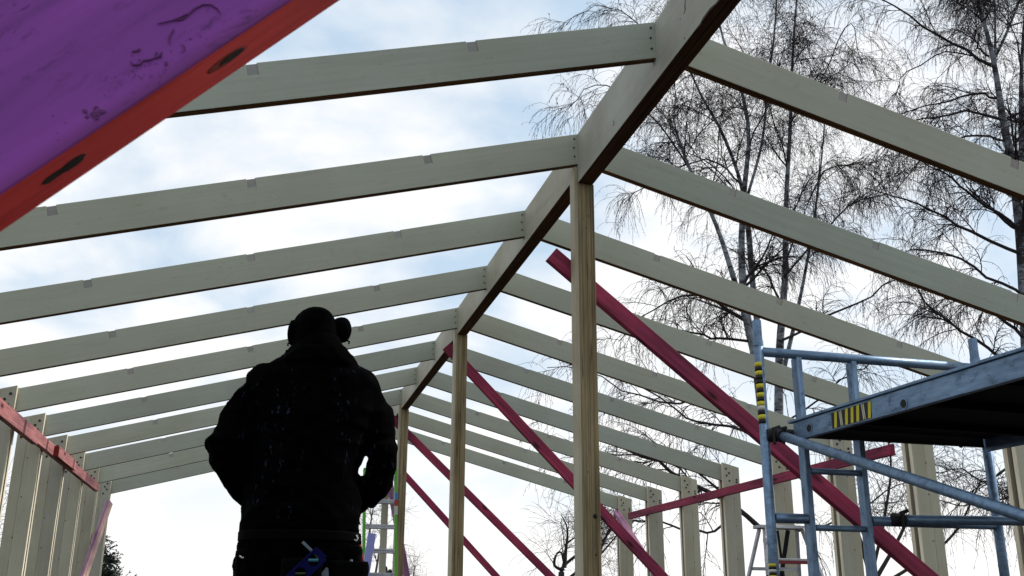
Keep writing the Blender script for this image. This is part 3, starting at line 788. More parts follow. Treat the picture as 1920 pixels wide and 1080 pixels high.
def step_ladder():
    Y = 8.2
    tl, tr = at(1421, 986, Y), at(1506, 986, Y); bl = at(1413, 1085, Y)
    t = thing('step_ladder', ((tl[0]+tr[0])/2, Y, 0), 'aluminium step ladder with dark red treads behind the scaffold tower', 'step ladder')
    ztp = tl[2]; sx = (bl[0]-tl[0])/(bl[2]-tl[2])
    cx = (tl[0]+tr[0])/2; hw = (tr[0]-tl[0])/2
    mb = MB(); mb.box((cx-hw-0.012, Y-0.075, ztp-0.022), (cx+hw+0.012, Y+0.075, ztp+0.006)); mb.build('top_tread', ALU2, t, bevel=0.004)
    for s in (-1, 1):
        slope = -sx*s if s > 0 else -sx*s
        def xx(z): return cx + s*(hw-0.03 + abs(sx)*(ztp-z))
        for (dy, w_) in ((-1, 0.055), (1, 0.035)):
            a = (xx(0), Y+dy*0.52, 0.0); b = (xx(ztp-0.02), Y+dy*0.05, ztp-0.02)
            board('front_stile' if dy < 0 else 'rear_leg', a, b, w_, 0.022, (-s, 0, 0), [ALU2, ALU2], t, 0.002)
        mb = MB(); mb.tube([(xx(ztp-.13)+s*.004, Y-0.12, ztp-0.13), (xx(ztp-.13)+s*.016, Y-0.12, ztp-0.13)], 0.035, 12); mb.build('hinge', ALU2, t)
        mb = MB(); mb.tube([(xx(ztp-.45), Y-0.2, ztp-0.42), (xx(ztp-.45), Y, ztp-0.50), (xx(ztp-.45), Y+0.2, ztp-0.42)], 0.007, 6); mb.build('spreader', STEEL, t)
    for k in range(4):
        z = at(1475, 1052, Y)[2] - k*0.30
        if z < 0.2: break
        yy = Y-0.05-0.47*(ztp-z)/ztp; hw2 = hw-0.035+abs(sx)*(ztp-z)
        mb = MB(); mb.box((cx-hw2, yy-0.045, z-0.006), (cx+hw2, yy+0.045, z+0.012), 0); mb.box((cx-hw2, yy-0.043, z-0.030), (cx+hw2, yy+0.030, z-0.0065), 1)
        mb.build('tread', [ALU2, REDD], t, bevel=0.002)
        mb = MB(); mb.tube([(cx-hw2+.01, yy, z-0.02), (cx-hw2+0.09, yy+0.02, z-0.15)], 0.007, 6); mb.build('strut', REDD, t)
    z = ztp-0.40
    for k in range(3):
        zz = ztp-0.35-0.35*k; yy = Y+0.05+0.47*(ztp-zz)/ztp; h2 = hw-0.03+abs(sx)*(ztp-zz)
        mb = MB(); mb.box((cx-h2, yy-0.008, zz-0.014), (cx+h2, yy+0.008, zz+0.014)); mb.build('cross_bar', REDD if k else ALU2, t)
    mb = MB(); mb.tube([(cx+0.01, Y+0.08, ztp-0.03), (cx+hw-0.06, Y+0.30, ztp-0.42)], 0.011, 6); mb.build('strut', STEEL, t)
    mb = MB(); mb.tube([(cx+hw*.45, Y+0.06, ztp-0.03), (cx+hw*.5, Y+0.30, ztp-0.5)], 0.02, 8); mb.build('strut', STEEL, t)
step_ladder()
# ------------------------------------------------------------------ the man, seen from behind
PY = 3.85
def P2(px, py, dy=0.0):
    q = at(px, py, PY); return (q[0], PY+dy, q[2])
def row(py, xl, xr, ry, dy=0.0):
    a = at(xl, py, PY); b = at(xr, py, PY)
    return ((a[0]+b[0])/2, PY+dy, (a[2]+b[2])/2, abs(b[0]-a[0])/2, ry)
def bake(name, mb, m, parent, voxel, smooth=4, wr=0.0, wscale=6.0, seed=0.0, fac=0.5):
    me = mb.mesh(name+'_src', m); o = bpy.data.objects.new(name+'_src', me); COL.objects.link(o)
    r = o.modifiers.new('r', 'REMESH'); r.mode = 'VOXEL'; r.voxel_size = voxel
    s = o.modifiers.new('s', 'SMOOTH'); s.iterations = smooth; s.factor = fac
    dg = bpy.context.evaluated_depsgraph_get(); dg.update()
    me2 = bpy.data.meshes.new_from_object(o.evaluated_get(dg)); me2.name = name
    bpy.data.objects.remove(o); bpy.data.meshes.remove(me)
    if wr:
        for v in me2.vertices:
            c = v.co*wscale; c.z *= 1.5; c += Vector((seed, 0, 0))
            a = 1-abs(noise.noise(c))*2; b = noise.noise(c*2.7)
            v.co += v.normal*(wr*(0.6*a*a+0.4*b-0.3))
    me2.materials.clear(); me2.materials.append(m)
    me2.polygons.foreach_set('use_smooth', [True]*len(me2.polygons)); me2.update()
    return link(name, me2, parent)
man = None
# skin and bones: one continuous body
mb = MB()
hx, hz = P2(591, 630)[0], P2(591, 630)[2]
HC = (hx, PY+0.015, hz+0.005)
mb.sph(HC, (0.075, 0.095, 0.105), n=20, k=14)                      # cranium
mb.sph((hx, PY+0.045, hz-0.065), (0.058, 0.066, 0.075), n=18, k=10)   # jaw
mb.tube([(hx, PY+0.100, hz+0.005), (hx, PY+0.124, hz-0.028), (hx, PY+0.108, hz-0.038)], [0.010, 0.016, 0.012], 8)   # nose
mb.tube([(hx-0.045, PY+0.085, hz+0.022), (hx, PY+0.104, hz+0.024), (hx+0.045, PY+0.085, hz+0.022)], 0.011, 8)          # brow
mb.tube([(hx-0.022, PY+0.098, hz-0.062), (hx, PY+0.106, hz-0.061), (hx+0.022, PY+0.098, hz-0.062)], 0.008, 8)        # lips
mb.sph((hx, PY+0.090, hz-0.100), (0.022, 0.018, 0.018), n=10, k=6)     # chin
for s in (-1, 1):
    mb.sph((hx+s*0.074, PY+0.012, hz-0.012), (0.012, 0.022, 0.032), n=10, k=6)   # ears
    mb.sph((hx+s*0.038, PY+0.078, hz-0.030), (0.022, 0.018, 0.018), n=10, k=6)   # cheeks
mb.tube([(hx, PY-0.005, hz-0.05), (hx-0.005, PY-0.01, hz-0.16), (hx-0.01, PY-0.015, hz-0.26)], [0.058, 0.060, 0.085], 16)
cxs = P2(583, 760)[0]
mb.loft([row(700, 520, 640, .09), row(740, 480, 690, .10), row(800, 490, 672, .11), row(900, 500, 655, .11), row(1000, 490, 645, .115), row(1050, 490, 640, .11)], 24)
EL, ER = P2(424, 840, -0.02), P2(716, 852, -0.015)
SL, SR = P2(492, 728), P2(684, 742)
WL, WR = P2(472, 920, 0.18), P2(690, 933, 0.10)
mb.tube([SL, EL, WL], [0.048, 0.038, 0.027], 14); mb.tube([SR, ER, WR], [0.048, 0.038, 0.027], 14)
def hand(Wp, direc, up, side):
    """palm plus four unequal curled fingers and a thumb leaving the side of the palm"""
    Wp = Vector(Wp); f = Vector(direc).normalized(); u = Vector(up); u = (u-f*u.dot(f)).normalized(); s = f.cross(u)*side
    mb.tube([Wp, Wp+f*0.03, Wp+f*0.085], [0.028, 0.036, 0.036], 12)
    for i, (o, l) in enumerate(((-0.030, .070), (-0.010, .082), (0.010, .076), (0.029, .060))):
        b = Wp+f*0.078+s*o
        mb.tube([b, b+f*l*.42-u*0.006, b+f*l*.62-u*(0.02+l*.25), b+f*l*.48-u*(0.03+l*.55)], [0.0105, 0.0098, 0.009, 0.0078], 8)
    t = Wp+f*0.03-s*0.032
    mb.tube([t, t+f*0.028-s*0.022-u*0.012, t+f*0.055-s*0.018-u*0.03], [0.0125, 0.0115, 0.0095], 8)
hand(WL, (0.55, 0.75, -0.25), (0, 0.2, 1), -1); hand(WR, (-0.35, 0.90, -0.22), (0, 0.2, 1), 1)
HLX, HRX = P2(505, 1010)[0], P2(625, 1010)[0]
ZW = P2(565, 1050)[2]
for x, s in ((HLX, -1), (HRX, 1)):
    mb.tube([(x, PY, ZW+0.02), (x+s*0.015, PY+0.01, 0.50), (x+s*0.02, PY-0.005, 0.12), (x+s*0.02, PY-0.005, 0.06)], [0.088, 0.060, 0.042, 0.042], 16)
    mb.tube([(x+s*0.02, PY-0.05, 0.045), (x+s*0.03, PY+0.08, 0.035), (x+s*0.035, PY+0.17, 0.028)], [0.036, 0.038, 0.028], 12)
man = bake('person', mb, SKIN, None, 0.0075, 3)
tag(man, 'man seen from behind in black work clothes with ear defenders and a tool belt', 'person')
man.data.materials.append(LEATH)          # dark body below the neck, hands included
for p_ in man.data.polygons:
    c_ = p_.center
    if c_.z < HC[2]-0.14 and c_.z > 0.3: p_.material_index = 1
# beanie
mb = MB()
rows_ = []
for i in range(11):
    a = -0.15 + (math.pi/2+0.13)*i/10
    rows_.append((HC[0]+0.001, HC[1]-0.002, HC[2]-0.012+0.122*math.sin(a), 0.0865*math.cos(a)**0.72 if i < 10 else 0.004, 0.106*math.cos(a)**0.72 if i < 10 else 0.004))
mb.loft(rows_, 28)
mb.loft([(HC[0], HC[1]-0.002, HC[2]-0.050, 0.083, 0.104), (HC[0], HC[1]-0.002, HC[2]-0.045, 0.0885, 0.108), (HC[0], HC[1]-0.002, HC[2]+0.008, 0.0885, 0.108), (HC[0], HC[1]-0.002, HC[2]+0.014, 0.083, 0.104)], 28)
bake('beanie', mb, CAPM, man, 0.006, 3, 0.002, 16)
mb = MB(); mb.loft([(HC[0], HC[1]-0.022, HC[2]-0.115, 0.066, 0.072), (HC[0], HC[1]-0.020, HC[2]-0.04, 0.079, 0.085)], 20)
mb.build('hair', HAIR, man, smooth=True)
# ear defenders
ed = MB()
ED = []
for s, c in ((-1, P2(550, 622, 0.0)), (1, P2(642, 617, 0.0))):
    rx = 0.023 if s < 0 else 0.039
    cx = c[0] - (0.0 if s < 0 else 0.001)
    cup = MB()
    n = 24; rows_ = []
    for (t, r) in ((-1.0, 0.034), (-0.6, 0.043), (-0.2, 0.047), (0.2, 0.0465), (0.5, 0.042), (0.75, 0.033), (0.92, 0.020), (1.0, 0.007)):
        rows_.append((t, r))
    v = []
    for (t, r) in rows_:
        for i in range(n):
            a = 2*math.pi*i/n
            v.append((cx+s*t*rx*0.95, PY+0.008+r*0.92*math.cos(a), c[2]-0.002+r*1.08*math.sin(a)))
    f = []
    for k in range(len(rows_)-1):
        for i in range(n):
            j = (i+1) % n; q = (k*n+i, k*n+j, (k+1)*n+j, (k+1)*n+i); f.append(q if s > 0 else tuple(reversed(q)))
    f += [tuple(range(n)), tuple(range((len(rows_)-1)*n, len(rows_)*n))]
    cup.add(v, f)
    ED.append((s, cup, cx, c[2], rx))
band = MB()
arc = []
for i in range(13):
    a = math.pi*i/12
    arc.append((HC[0]+0.090*math.cos(a), PY+0.075+0.02*math.sin(a), HC[2]+0.005+0.128*math.sin(a)))
band.tube(arc, 0.0075, 8)
eb = band.build('ear_defenders', MUFF, man, smooth=True)
for s, cup, cx, cz, rx in ED:
    cu = cup.build('ear_cup', MUFF, eb, bevel=0.003)
    for p in cu.data.polygons: p.use_smooth = True
    mbb = MB(); mbb.tube([(cx+s*rx*.4, PY+0.012, cz+0.044), (cx+s*rx*.45, PY+0.035, cz+0.046), (cx+s*rx*.1, PY+0.06, cz+0.042)], 0.004, 6); mbb.build('yoke', MUFF, cu)
    mbb = MB(); mbb.tube([(cx+s*rx*.3, PY-0.01, cz-0.045), (cx+s*rx*.75, PY-0.02, cz-0.054), (cx+s*rx*.7, PY-0.016, cz-0.062)], 0.0035, 6); mbb.build('lug', MUFF, cu)
# jacket: bulky, collar up
mb = MB()
mb.loft([row(648, 551, 640, .085, .0), row(658, 545, 650, .095), row(672, 528, 664, .10), row(684, 505, 676, .115), row(697, 478, 697, .125), row(712, 461, 710, .135), row(740, 458, 712, .145),
         row(790, 464, 700, .155), row(840, 464, 684, .16), row(880, 463, 673, .16), row(905, 462, 672, .16), row(940, 456, 677, .16), row(975, 451, 675, .162), row(1000, 450, 674, .158)], 32, p=2.3)
mb.tube([P2(500, 728), P2(474, 748), P2(450, 785, -.005), P2(429, 838, -.015)], [0.066, 0.071, 0.071, 0.070], 20)
mb.tube([P2(427, 832, -.02), P2(430, 862, 0.0), P2(446, 898, 0.07), P2(470, 922, 0.17)], [0.069, 0.066, 0.056, 0.047], 20)
mb.tube([P2(664, 716), P2(684, 740), P2(702, 780, -.005), P2(710, 826, -.015)], [0.064, 0.069, 0.068, 0.066], 20)
mb.tube([P2(712, 832, -.02), P2(718, 862, -.01), P2(709, 902, 0.02), P2(690, 934, 0.09)], [0.066, 0.055, 0.060, 0.047], 20)
mb.sph(P2(418, 838, -.02), 0.060); mb.sph(P2(719, 846, -.02), 0.058)
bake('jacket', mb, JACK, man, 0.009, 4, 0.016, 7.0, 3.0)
mb = MB(); mb.loft([row(700, 500, 678, .12), row(686, 514, 674, .135, -.01), row(668, 534, 662, .125, -.01), row(654, 547, 648, .112, -.006), row(640, 551, 641, .100, -.002), row(632, 554, 637, .09, 0.0)], 30)
bake('collar', mb, JACK, man, 0.008, 3, 0.010, 11, 9.0)
# trousers and boots
mb = MB()
mb.loft([row(965, 456, 670, .13), row(1000, 449, 675, .15), row(1045, 445, 680, .155), row(1090, 446, 682, .15), row(1150, 456, 672, .135)], 30, p=2.4)
for x, s in ((HLX, -1), (HRX, 1)):
    mb.tube([(x+s*0.005, PY, ZW+0.0), (x+s*0.012, PY, 0.70), (x+s*0.015, PY+0.012, 0.48), (x+s*0.02, PY-0.004, 0.22), (x+s*0.02, PY, 0.075)], [0.115, 0.105, 0.085, 0.078, 0.080], 20)
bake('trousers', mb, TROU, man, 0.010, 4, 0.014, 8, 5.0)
for x, s in ((HLX, -1), (HRX, 1)):
    mb = MB()
    mb.tube([(x+s*0.02, PY-0.005, 0.16), (x+s*0.02, PY-0.005, 0.06)], [0.056, 0.054], 16)
    mb.tube([(x+s*0.02, PY-0.055, 0.045), (x+s*0.03, PY+0.08, 0.043), (x+s*0.037, PY+0.185, 0.036)], [0.045, 0.050, 0.036], 16)
    mb.box((x+s*0.028-0.047, PY-0.10, 0.0), (x+s*0.028+0.047, PY+0.215, 0.022))
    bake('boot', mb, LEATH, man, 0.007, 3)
# tool belt with pouches
mb = MB(); mb.loft([row(1018, 446, 676, .160), row(1016, 445, 677, .163), row(1001, 446, 677, .164), row(999, 447, 676, .160)], 36, p=2.4)
belt = mb.build('tool_belt', LEATH, man, bevel=0.002)
def pouch(pxl, pxr, py0, py1, dy0, dy1, flare=0.004):
    a, b = at(pxl, py1, PY+dy0), at(pxr, py0, PY+dy0)
    mb = MB(); x0, x1, z0, z1 = a[0], b[0], a[2], b[2]; cx, rx = (x0+x1)/2, (x1-x0)/2
    cy, ry = PY+(dy0+dy1)/2, abs(dy1-dy0)/2
    mb.loft([(cx, cy, z0, rx*.80, ry*.75), (cx, cy, z0+.02, rx*.95, ry*.92), (cx, cy, (z0+z1)/2, rx, ry), (cx, cy, z1-0.012, rx*1.02, ry*1.03), (cx, cy, z1, rx*.98, ry)], 24, p=3.5)
    return bake('pouch', mb, LEATH, belt, 0.006, 2, 0.004, 14, pxl)
pouch(432, 486, 1030, 1150, -0.09, 0.05); pouch(440, 480, 1012, 1070, -0.05, 0.03)
pouch(520, 606, 1046, 1160, -0.225, -0.150); pouch(606, 694, 1052, 1165, -0.20, -0.10); pouch(640, 682, 1022, 1075, -0.12, 0.0)
# tools carried in the pouches: things of their own
def tool(name, label, cat, mats, mb, bevel=0.001):
    o = mb.build(name, mats, None, bevel=bevel); return tag(o, label, cat)
TY = -0.222
def T(px, py, dy=TY):
    q = at(px, py, PY+dy); return Vector((q[0], PY+dy, q[2]))
A, B = T(604, 1036), T(546, 1092)
ax = (B-A).normalized(); up = Vector((0, 1, 0)).cross(ax)
if up.z < 0: up = -up
lev = thing('spirit_level', A, 'small blue torpedo spirit level poking out of the back tool pouch', 'spirit level')
LN = (B-A).length*1.5
Ml = Matrix(((ax.x, 0, up.x, A.x), (ax.y, 1, up.y, A.y), (ax.z, 0, up.z, A.z), (0, 0, 0, 1)))
hw = 0.030
mb = MB()
pts_o = []
nseg = 24
holes = [(0.038, 0.002, 0.020), (0.098, 0.0, 0.020)]
mb.box((0.008, -0.009, -hw), (LN, 0.009, -hw+0.009)); mb.box((0.004, -0.009, hw-0.010), (LN, 0.009, hw-0.001))
body = MB()
for (hx_, hz_, hr) in holes:
    v = []
    for yy in (-0.007, 0.007):
        for i in range(nseg):
            a = 2*math.pi*i/nseg; v.append((hx_+hr*math.cos(a), yy, hz_+hr*math.sin(a)))
        for i in range(nseg):
            a = 2*math.pi*i/nseg; c, s = math.cos(a), math.sin(a); q = min(0.0285/max(abs(c), 1e-3), 0.0275/max(abs(s), 1e-3))
            v.append((hx_+q*c*1.05, yy, q*s))
    f = []
    for i in range(nseg):
        j = (i+1) % nseg; n_ = nseg
        f += [(i, j, n_+j, n_+i), (2*n_+i, 3*n_+i, 3*n_+j, 2*n_+j), (i, 2*n_+i, 2*n_+j, j), (n_+i, n_+j, 3*n_+j, 3*n_+i)]
    body.add(v, f)
body.box((-0.002, -0.0068, -hw+0.009), (0.0085, 0.0068, hw-0.009)); body.box((0.126, -0.0068, -hw+0.009), (LN, 0.0068, hw-0.009))
link('rails', mb.mesh('level_rails', BLUEP), lev, Ml, 0.0015); link('web', body.mesh('level_web', BLUEP), lev, Ml)
for (hx_, hz_, hr), m in zip(holes, (mat('vial_pale_blue', (0.03, 0.13, 0.19), 0.2), mat('vial_yellow_green', (0.012, 0.03, 0.004), 0.2))):
    vb = MB(); vb.tube([(hx_-0.012, 0, hz_-0.012), (hx_+0.012, 0, hz_+0.012)], 0.006, 10); link('vial', vb.mesh('vial', m), lev, Ml)
def bar(a, b, w_, t_, m_, name, label, cat, side=(0, 1, 0)):
    o = board(name, a, b, w_, t_, side, [m_, m_], None, 0.0015); return tag(o, label, cat)
bar(T(567, 1016, -.205), T(600, 1048, -.205), 0.010, 0.004, GREYP, 'steel_rule', 'thin grey steel rule standing behind the blue spirit level', 'ruler')
bar(T(606, 1070, -.19), T(634, 1094, -.19), 0.032, 0.006, GREYP, 'scraper', 'grey flat scraper in the tool pouch right of the blue spirit level', 'scraper')
def stick(pts, r, m_, name, label, cat):
    mb = MB(); mb.tube(pts, r, 10); o = mb.build(name, m_, None, smooth=True); return tag(o, label, cat)
stick([T(636, 1060, -.17), T(637, 1066, -.17), T(640, 1078, -.165), T(643, 1100, -.16)], [0.005, 0.0065, 0.005, 0.004], GREYP, 'screwdriver', 'grey tipped screwdriver standing near the middle of the tool pouches', 'screwdriver')
stick([T(658, 1049, -.16), T(659, 1054, -.16), T(663, 1068, -.155), T(667, 1095, -.15)], [0.005, 0.006, 0.0045, 0.004], GREYP, 'nail_punch', 'grey nail punch standing in the right tool pouch', 'punch')
stick([T(660, 1008, -.10), T(664, 1012, -.10), T(669, 1014, -.10), T(671, 1009, -.10), T(668, 1003, -.10)], 0.0028, WHT, 'hook', 'small white wire hook clipped at the right end of the tool belt', 'hook')
stick([T(674, 1022, -.06), T(676, 1036, -.06), T(679, 1054, -.06)], [0.007, 0.008, 0.006], REDP, 'marker', 'red handled marker at the right edge of the tool belt', 'marker')
stick([T(657, 1078, -.15), T(664, 1074, -.15), T(672, 1076, -.15), T(682, 1068, -.12)], [0.003, 0.003, 0.003, 0.006], GREYP, 'key_ring', 'grey wire key ring hanging over the right tool pouch', 'key ring')
stick([T(449, 1042, -.10), T(453, 1045, -.10), T(457, 1046, -.10)], 0.003, WHT, 'pencil', 'stub of white pencil showing at the left tool pouch', 'pencil')
# ------------------------------------------------------------------ bare birches and far plants
RNG = np.random.default_rng(11)
def tubes_np(P, R, n=3):
    """P (N,K,3), R (N,K) -> verts, quads"""
    Nn, K, _ = P.shape
    T = np.empty_like(P); T[:, 1:-1] = P[:, 2:]-P[:, :-2]; T[:, 0] = P[:, 1]-P[:, 0]; T[:, -1] = P[:, -1]-P[:, -2]
    T /= np.linalg.norm(T, axis=2, keepdims=True)+1e-9
    ref = np.where(np.abs(T[..., 2:3]) > 0.9, np.array([1.0, 0, 0]), np.array([0, 0, 1.0]))
    A = np.cross(T, ref); A /= np.linalg.norm(A, axis=2, keepdims=True)+1e-9; B = np.cross(T, A)
    th = 2*np.pi*np.arange(n)/n
    V = P[:, :, None, :] + R[:, :, None, None]*(A[:, :, None, :]*np.cos(th)[None, None, :, None] + B[:, :, None, :]*np.sin(th)[None, None, :, None])
    idx = np.arange(Nn*K*n).reshape(Nn, K, n)
    a = idx[:, :-1]; b = idx[:, 1:]
    Q = np.stack([a, np.roll(a, -1, 2), np.roll(b, -1, 2), b], -1).reshape(-1, 4)
    return V.reshape(-1, 3), Q
def np_mesh(name, parts, m, smooth=False):
    vs_, qs, b = [], [], 0
    for V, Q in parts:
        vs_.append(V); qs.append(Q+b); b += len(V)
    V = np.concatenate(vs_); Q = np.concatenate(qs)
    me = bpy.data.meshes.new(name); me.vertices.add(len(V)); me.vertices.foreach_set('co', V.astype(np.float32).ravel())
    me.loops.add(Q.size); me.loops.foreach_set('vertex_index', Q.astype(np.int32).ravel())
    me.polygons.add(len(Q)); me.polygons.foreach_set('loop_start', np.arange(len(Q), dtype=np.int32)*4)
    if smooth: me.polygons.foreach_set('use_smooth', np.ones(len(Q), bool))
    me.materials.append(m); me.update(calc_edges=True); me.validate(); return me
def resample(P, R, K):
    P = np.array(P, float); R = np.array(R, float)
    # Catmull-Rom through the control points
    Pe = np.concatenate([[2*P[0]-P[1]], P, [2*P[-1]-P[-2]]])
    t = np.linspace(0, len(P)-1-1e-6, K); i = t.astype(int); f = (t-i)[:, None]
    p0, p1, p2, p3 = Pe[i], Pe[i+1], Pe[i+2], Pe[i+3]
    Q = 0.5*((2*p1)+(-p0+p2)*f+(2*p0-5*p1+4*p2-p3)*f**2+(-p0+3*p1-3*p2+p3)*f**3)
    Rr = np.interp(t, np.arange(len(P)), R); return Q, Rr
def grow(P, R, nper, lrange, ang, up, K, g, wob, t0=0.15, t1=1.0, rr=0.55, rend=0.003, tip=0.6):
    """children from parents P (N,K,3): march with gravity g (per metre) and wobble"""
    Nn, Kp, _ = P.shape
    pi = np.repeat(np.arange(Nn), nper); M = len(pi)
    t = RNG.uniform(t0, t1, M)*(Kp-1.001); i = t.astype(int); f = (t-i)[:, None]
    pos = P[pi, i]*(1-f)+P[pi, i+1]*f; tan = P[pi, i+1]-P[pi, i]; tan /= np.linalg.norm(tan, axis=1, keepdims=True)+1e-9
    rad = (R[pi, i]*(1-f[:, 0])+R[pi, i+1]*f[:, 0])*rr
    q = RNG.normal(size=(M, 3)); q -= tan*(q*tan).sum(1, keepdims=True); q /= np.linalg.norm(q, axis=1, keepdims=True)+1e-9
    a = np.radians(RNG.uniform(*ang, M))[:, None]
    d = tan*np.cos(a)+q*np.sin(a); d[:, 2] += up; d /= np.linalg.norm(d, axis=1, keepdims=True)
    Ln = RNG.uniform(*lrange, M)*(1-(1-tip)*(t/(Kp-1)))
    st = Ln/(K-1); out = np.empty((M, K, 3)); out[:, 0] = pos
    for k in range(1, K):
        d = d + RNG.normal(size=(M, 3))*wob; d[:, 2] += g*st*(k/K*1.6); d /= np.linalg.norm(d, axis=1, keepdims=True)
        out[:, k] = out[:, k-1]+d*st[:, None]
    Rr = np.maximum(rad, rend*1.3)[:, None]*np.linspace(1, 0.0, K)[None]+rend*np.linspace(0.3, 1, K)[None]
    Rr = np.minimum(Rr, np.maximum(rad, rend*1.3)[:, None]); return out, Rr
def catkins(P, per, ln, w_):
    Nn, K, _ = P.shape; pi = np.repeat(np.arange(Nn), per); M = len(pi)
    t = RNG.uniform(0.25, 1, M)*(K-1.001); i = t.astype(int); f = (t-i)[:, None]
    a = P[pi, i]*(1-f)+P[pi, i+1]*f
    d = RNG.normal(size=(M, 3))*0.45; d[:, 2] -= 1.0; d /= np.linalg.norm(d, axis=1, keepdims=True)
    L_ = RNG.uniform(*ln, M)[:, None]
    C = np.stack([a, a+d*L_*0.5, a+d*L_], 1); W = np.stack([np.full(M, w_*0.4), np.full(M, w_), np.full(M, w_*0.3)], 1)
    return tubes_np(C, W, 3)
def birch(name, label, cat, base_z, stems, limbs, Y, group=None, nl=11, nb=9, ntw=13, ll=(1.4, 3.2), scale=1.0, twig_r=0.0036, droop=-2.2, m_crown=TWIG, stem_m=BARK, limb_t=(0.2, 0.97), ncat=2, limb_up=0.35):
    rt = at(stems[0][0][0], stems[0][0][1], Y)
    t = thing(name, (rt[0], rt[1], base_z), label, cat, group)
    SP, SR = [], []
    for s in stems:
        dy = s[0][3] if len(s[0]) > 3 else 0.0
        pts_ = []; rr = []
        for c in s:
            yy = Y+(c[3] if len(c) > 3 else dy); q = at(c[0], c[1], yy); pts_.append(q); rr.append(c[2]*0.86*yy/FPX/2)
        if s is stems[0] or (len(s[0]) > 4):
            q = pts_[0].copy(); b = np.array([q[0]+(q[0]-pts_[1][0])*0.2, q[1], base_z-0.05])
            if q[2] > base_z+0.3: pts_ = [b]+pts_; rr = [rr[0]*1.25]+rr
        Q, Rr = resample(pts_, rr, 26); SP.append(Q); SR.append(Rr)
    SP = np.array(SP); SR = np.array(SR)
    for k in range(len(SP)):
        V, Qd = tubes_np(SP[k:k+1], SR[k:k+1], 9); link('trunk', np_mesh('trunk', [(V, Qd)], stem_m, True), t)
    LP, LR = grow(SP, SR, nl, (ll[0]*scale, ll[1]*scale), (35, 70), limb_up, 12, droop*0.10, 0.10, limb_t[0], limb_t[1], 0.38, 0.0052*scale, 0.45)
    if limbs:
        gp, gr = [], []
        for s in limbs:
            pts_ = [at(c[0], c[1], Y+(c[3] if len(c) > 3 else 0.0)) for c in s]; rr = [max(c[2]*0.72*Y/FPX/2, 0.006) for c in s]
            Q, Rr = resample(pts_, rr, 12); gp.append(Q); gr.append(Rr)
        gp = np.array(gp); gp[:, 1:] += RNG.normal(size=gp[:, 1:].shape)*0.02
        gr = np.array(gr)
        for k in range(len(gp)): link('limb', np_mesh('limb', [tubes_np(gp[k:k+1], gr[k:k+1], 6)], LIMB, True), t)
        B2, BR2 = grow(gp, gr, int(nb*1.5), (0.5*scale, 1.5*scale), (25, 65), 0.15, 9, droop*0.45, 0.13, 0.15, 1.0, 0.5, 0.0034*scale, 0.7)
    for k in range(len(LP)):
        link('limb', np_mesh('limb', [tubes_np(LP[k:k+1], LR[k:k+1], 5)], LIMB), t)
    BP, BR = grow(LP, LR, nb, (0.45*scale, 1.35*scale), (25, 60), 0.10, 9, droop*0.5, 0.14, 0.15, 1.0, 0.5, 0.0034*scale, 0.6)
    if limbs: BP = np.concatenate([BP, B2]); BR = np.concatenate([BR, BR2])
    TP, TR = grow(BP, BR, ntw, (0.25*scale, 0.85*scale), (20, 65), -0.2, 6, droop*1.7, 0.15, 0.1, 1.0, 0.6, twig_r, 0.8)
    parts = [tubes_np(BP, BR, 3), tubes_np(TP, TR, 3)]
    if ncat: parts.append(catkins(TP, ncat, (0.025*scale, 0.06*scale), twig_r*1.7))
    link('crown', np_mesh('crown', parts, m_crown), t, kind='stuff')
    return t
# clump of birches behind the ridge
YA = 15.0
stA = [
    [(1452, 1080, 26), (1438, 860, 25), (1418, 680, 24), (1398, 585, 22), (1390, 470, 17), (1396, 350, 14), (1404, 250, 11), (1385, 150, 8), (1352, 60, 6), (1335, -40, 4)],
    [(1462, 1080, 24, 0.5, 1), (1460, 800, 23, 0.5), (1462, 650, 20, 0.5), (1472, 520, 16, 0.5), (1474, 380, 13, 0.5), (1482, 230, 10, 0.5), (1486, 110, 8, 0.5), (1496, -30, 5, 0.5)],
    [(1410, 640, 17, -0.3), (1375, 520, 14, -0.4), (1342, 420, 11, -0.5), (1300, 330, 9, -0.6), (1275, 270, 6, -0.7), (1262, 220, 3, -0.8)],
    [(1432, 840, 18, 0.8), (1428, 690, 17, 0.8), (1410, 520, 15, 0.8), (1403, 430, 15, 0.9), (1388, 340, 10, 1.0), (1352, 245, 8, 1.0), (1310, 170, 6, 1.0), (1275, 80, 4, 1.0), (1255, 10, 3, 1.0)],
    [(1468, 700, 12, 1.2), (1500, 560, 9, 1.3), (1525, 420, 7, 1.4), (1540, 300, 5, 1.5), (1550, 180, 3, 1.6)],
    [(1398, 380, 8, 0), (1428, 270, 7, 0), (1440, 160, 6, 0), (1452, 60, 5, 0), (1460, -60, 4, 0)],
]
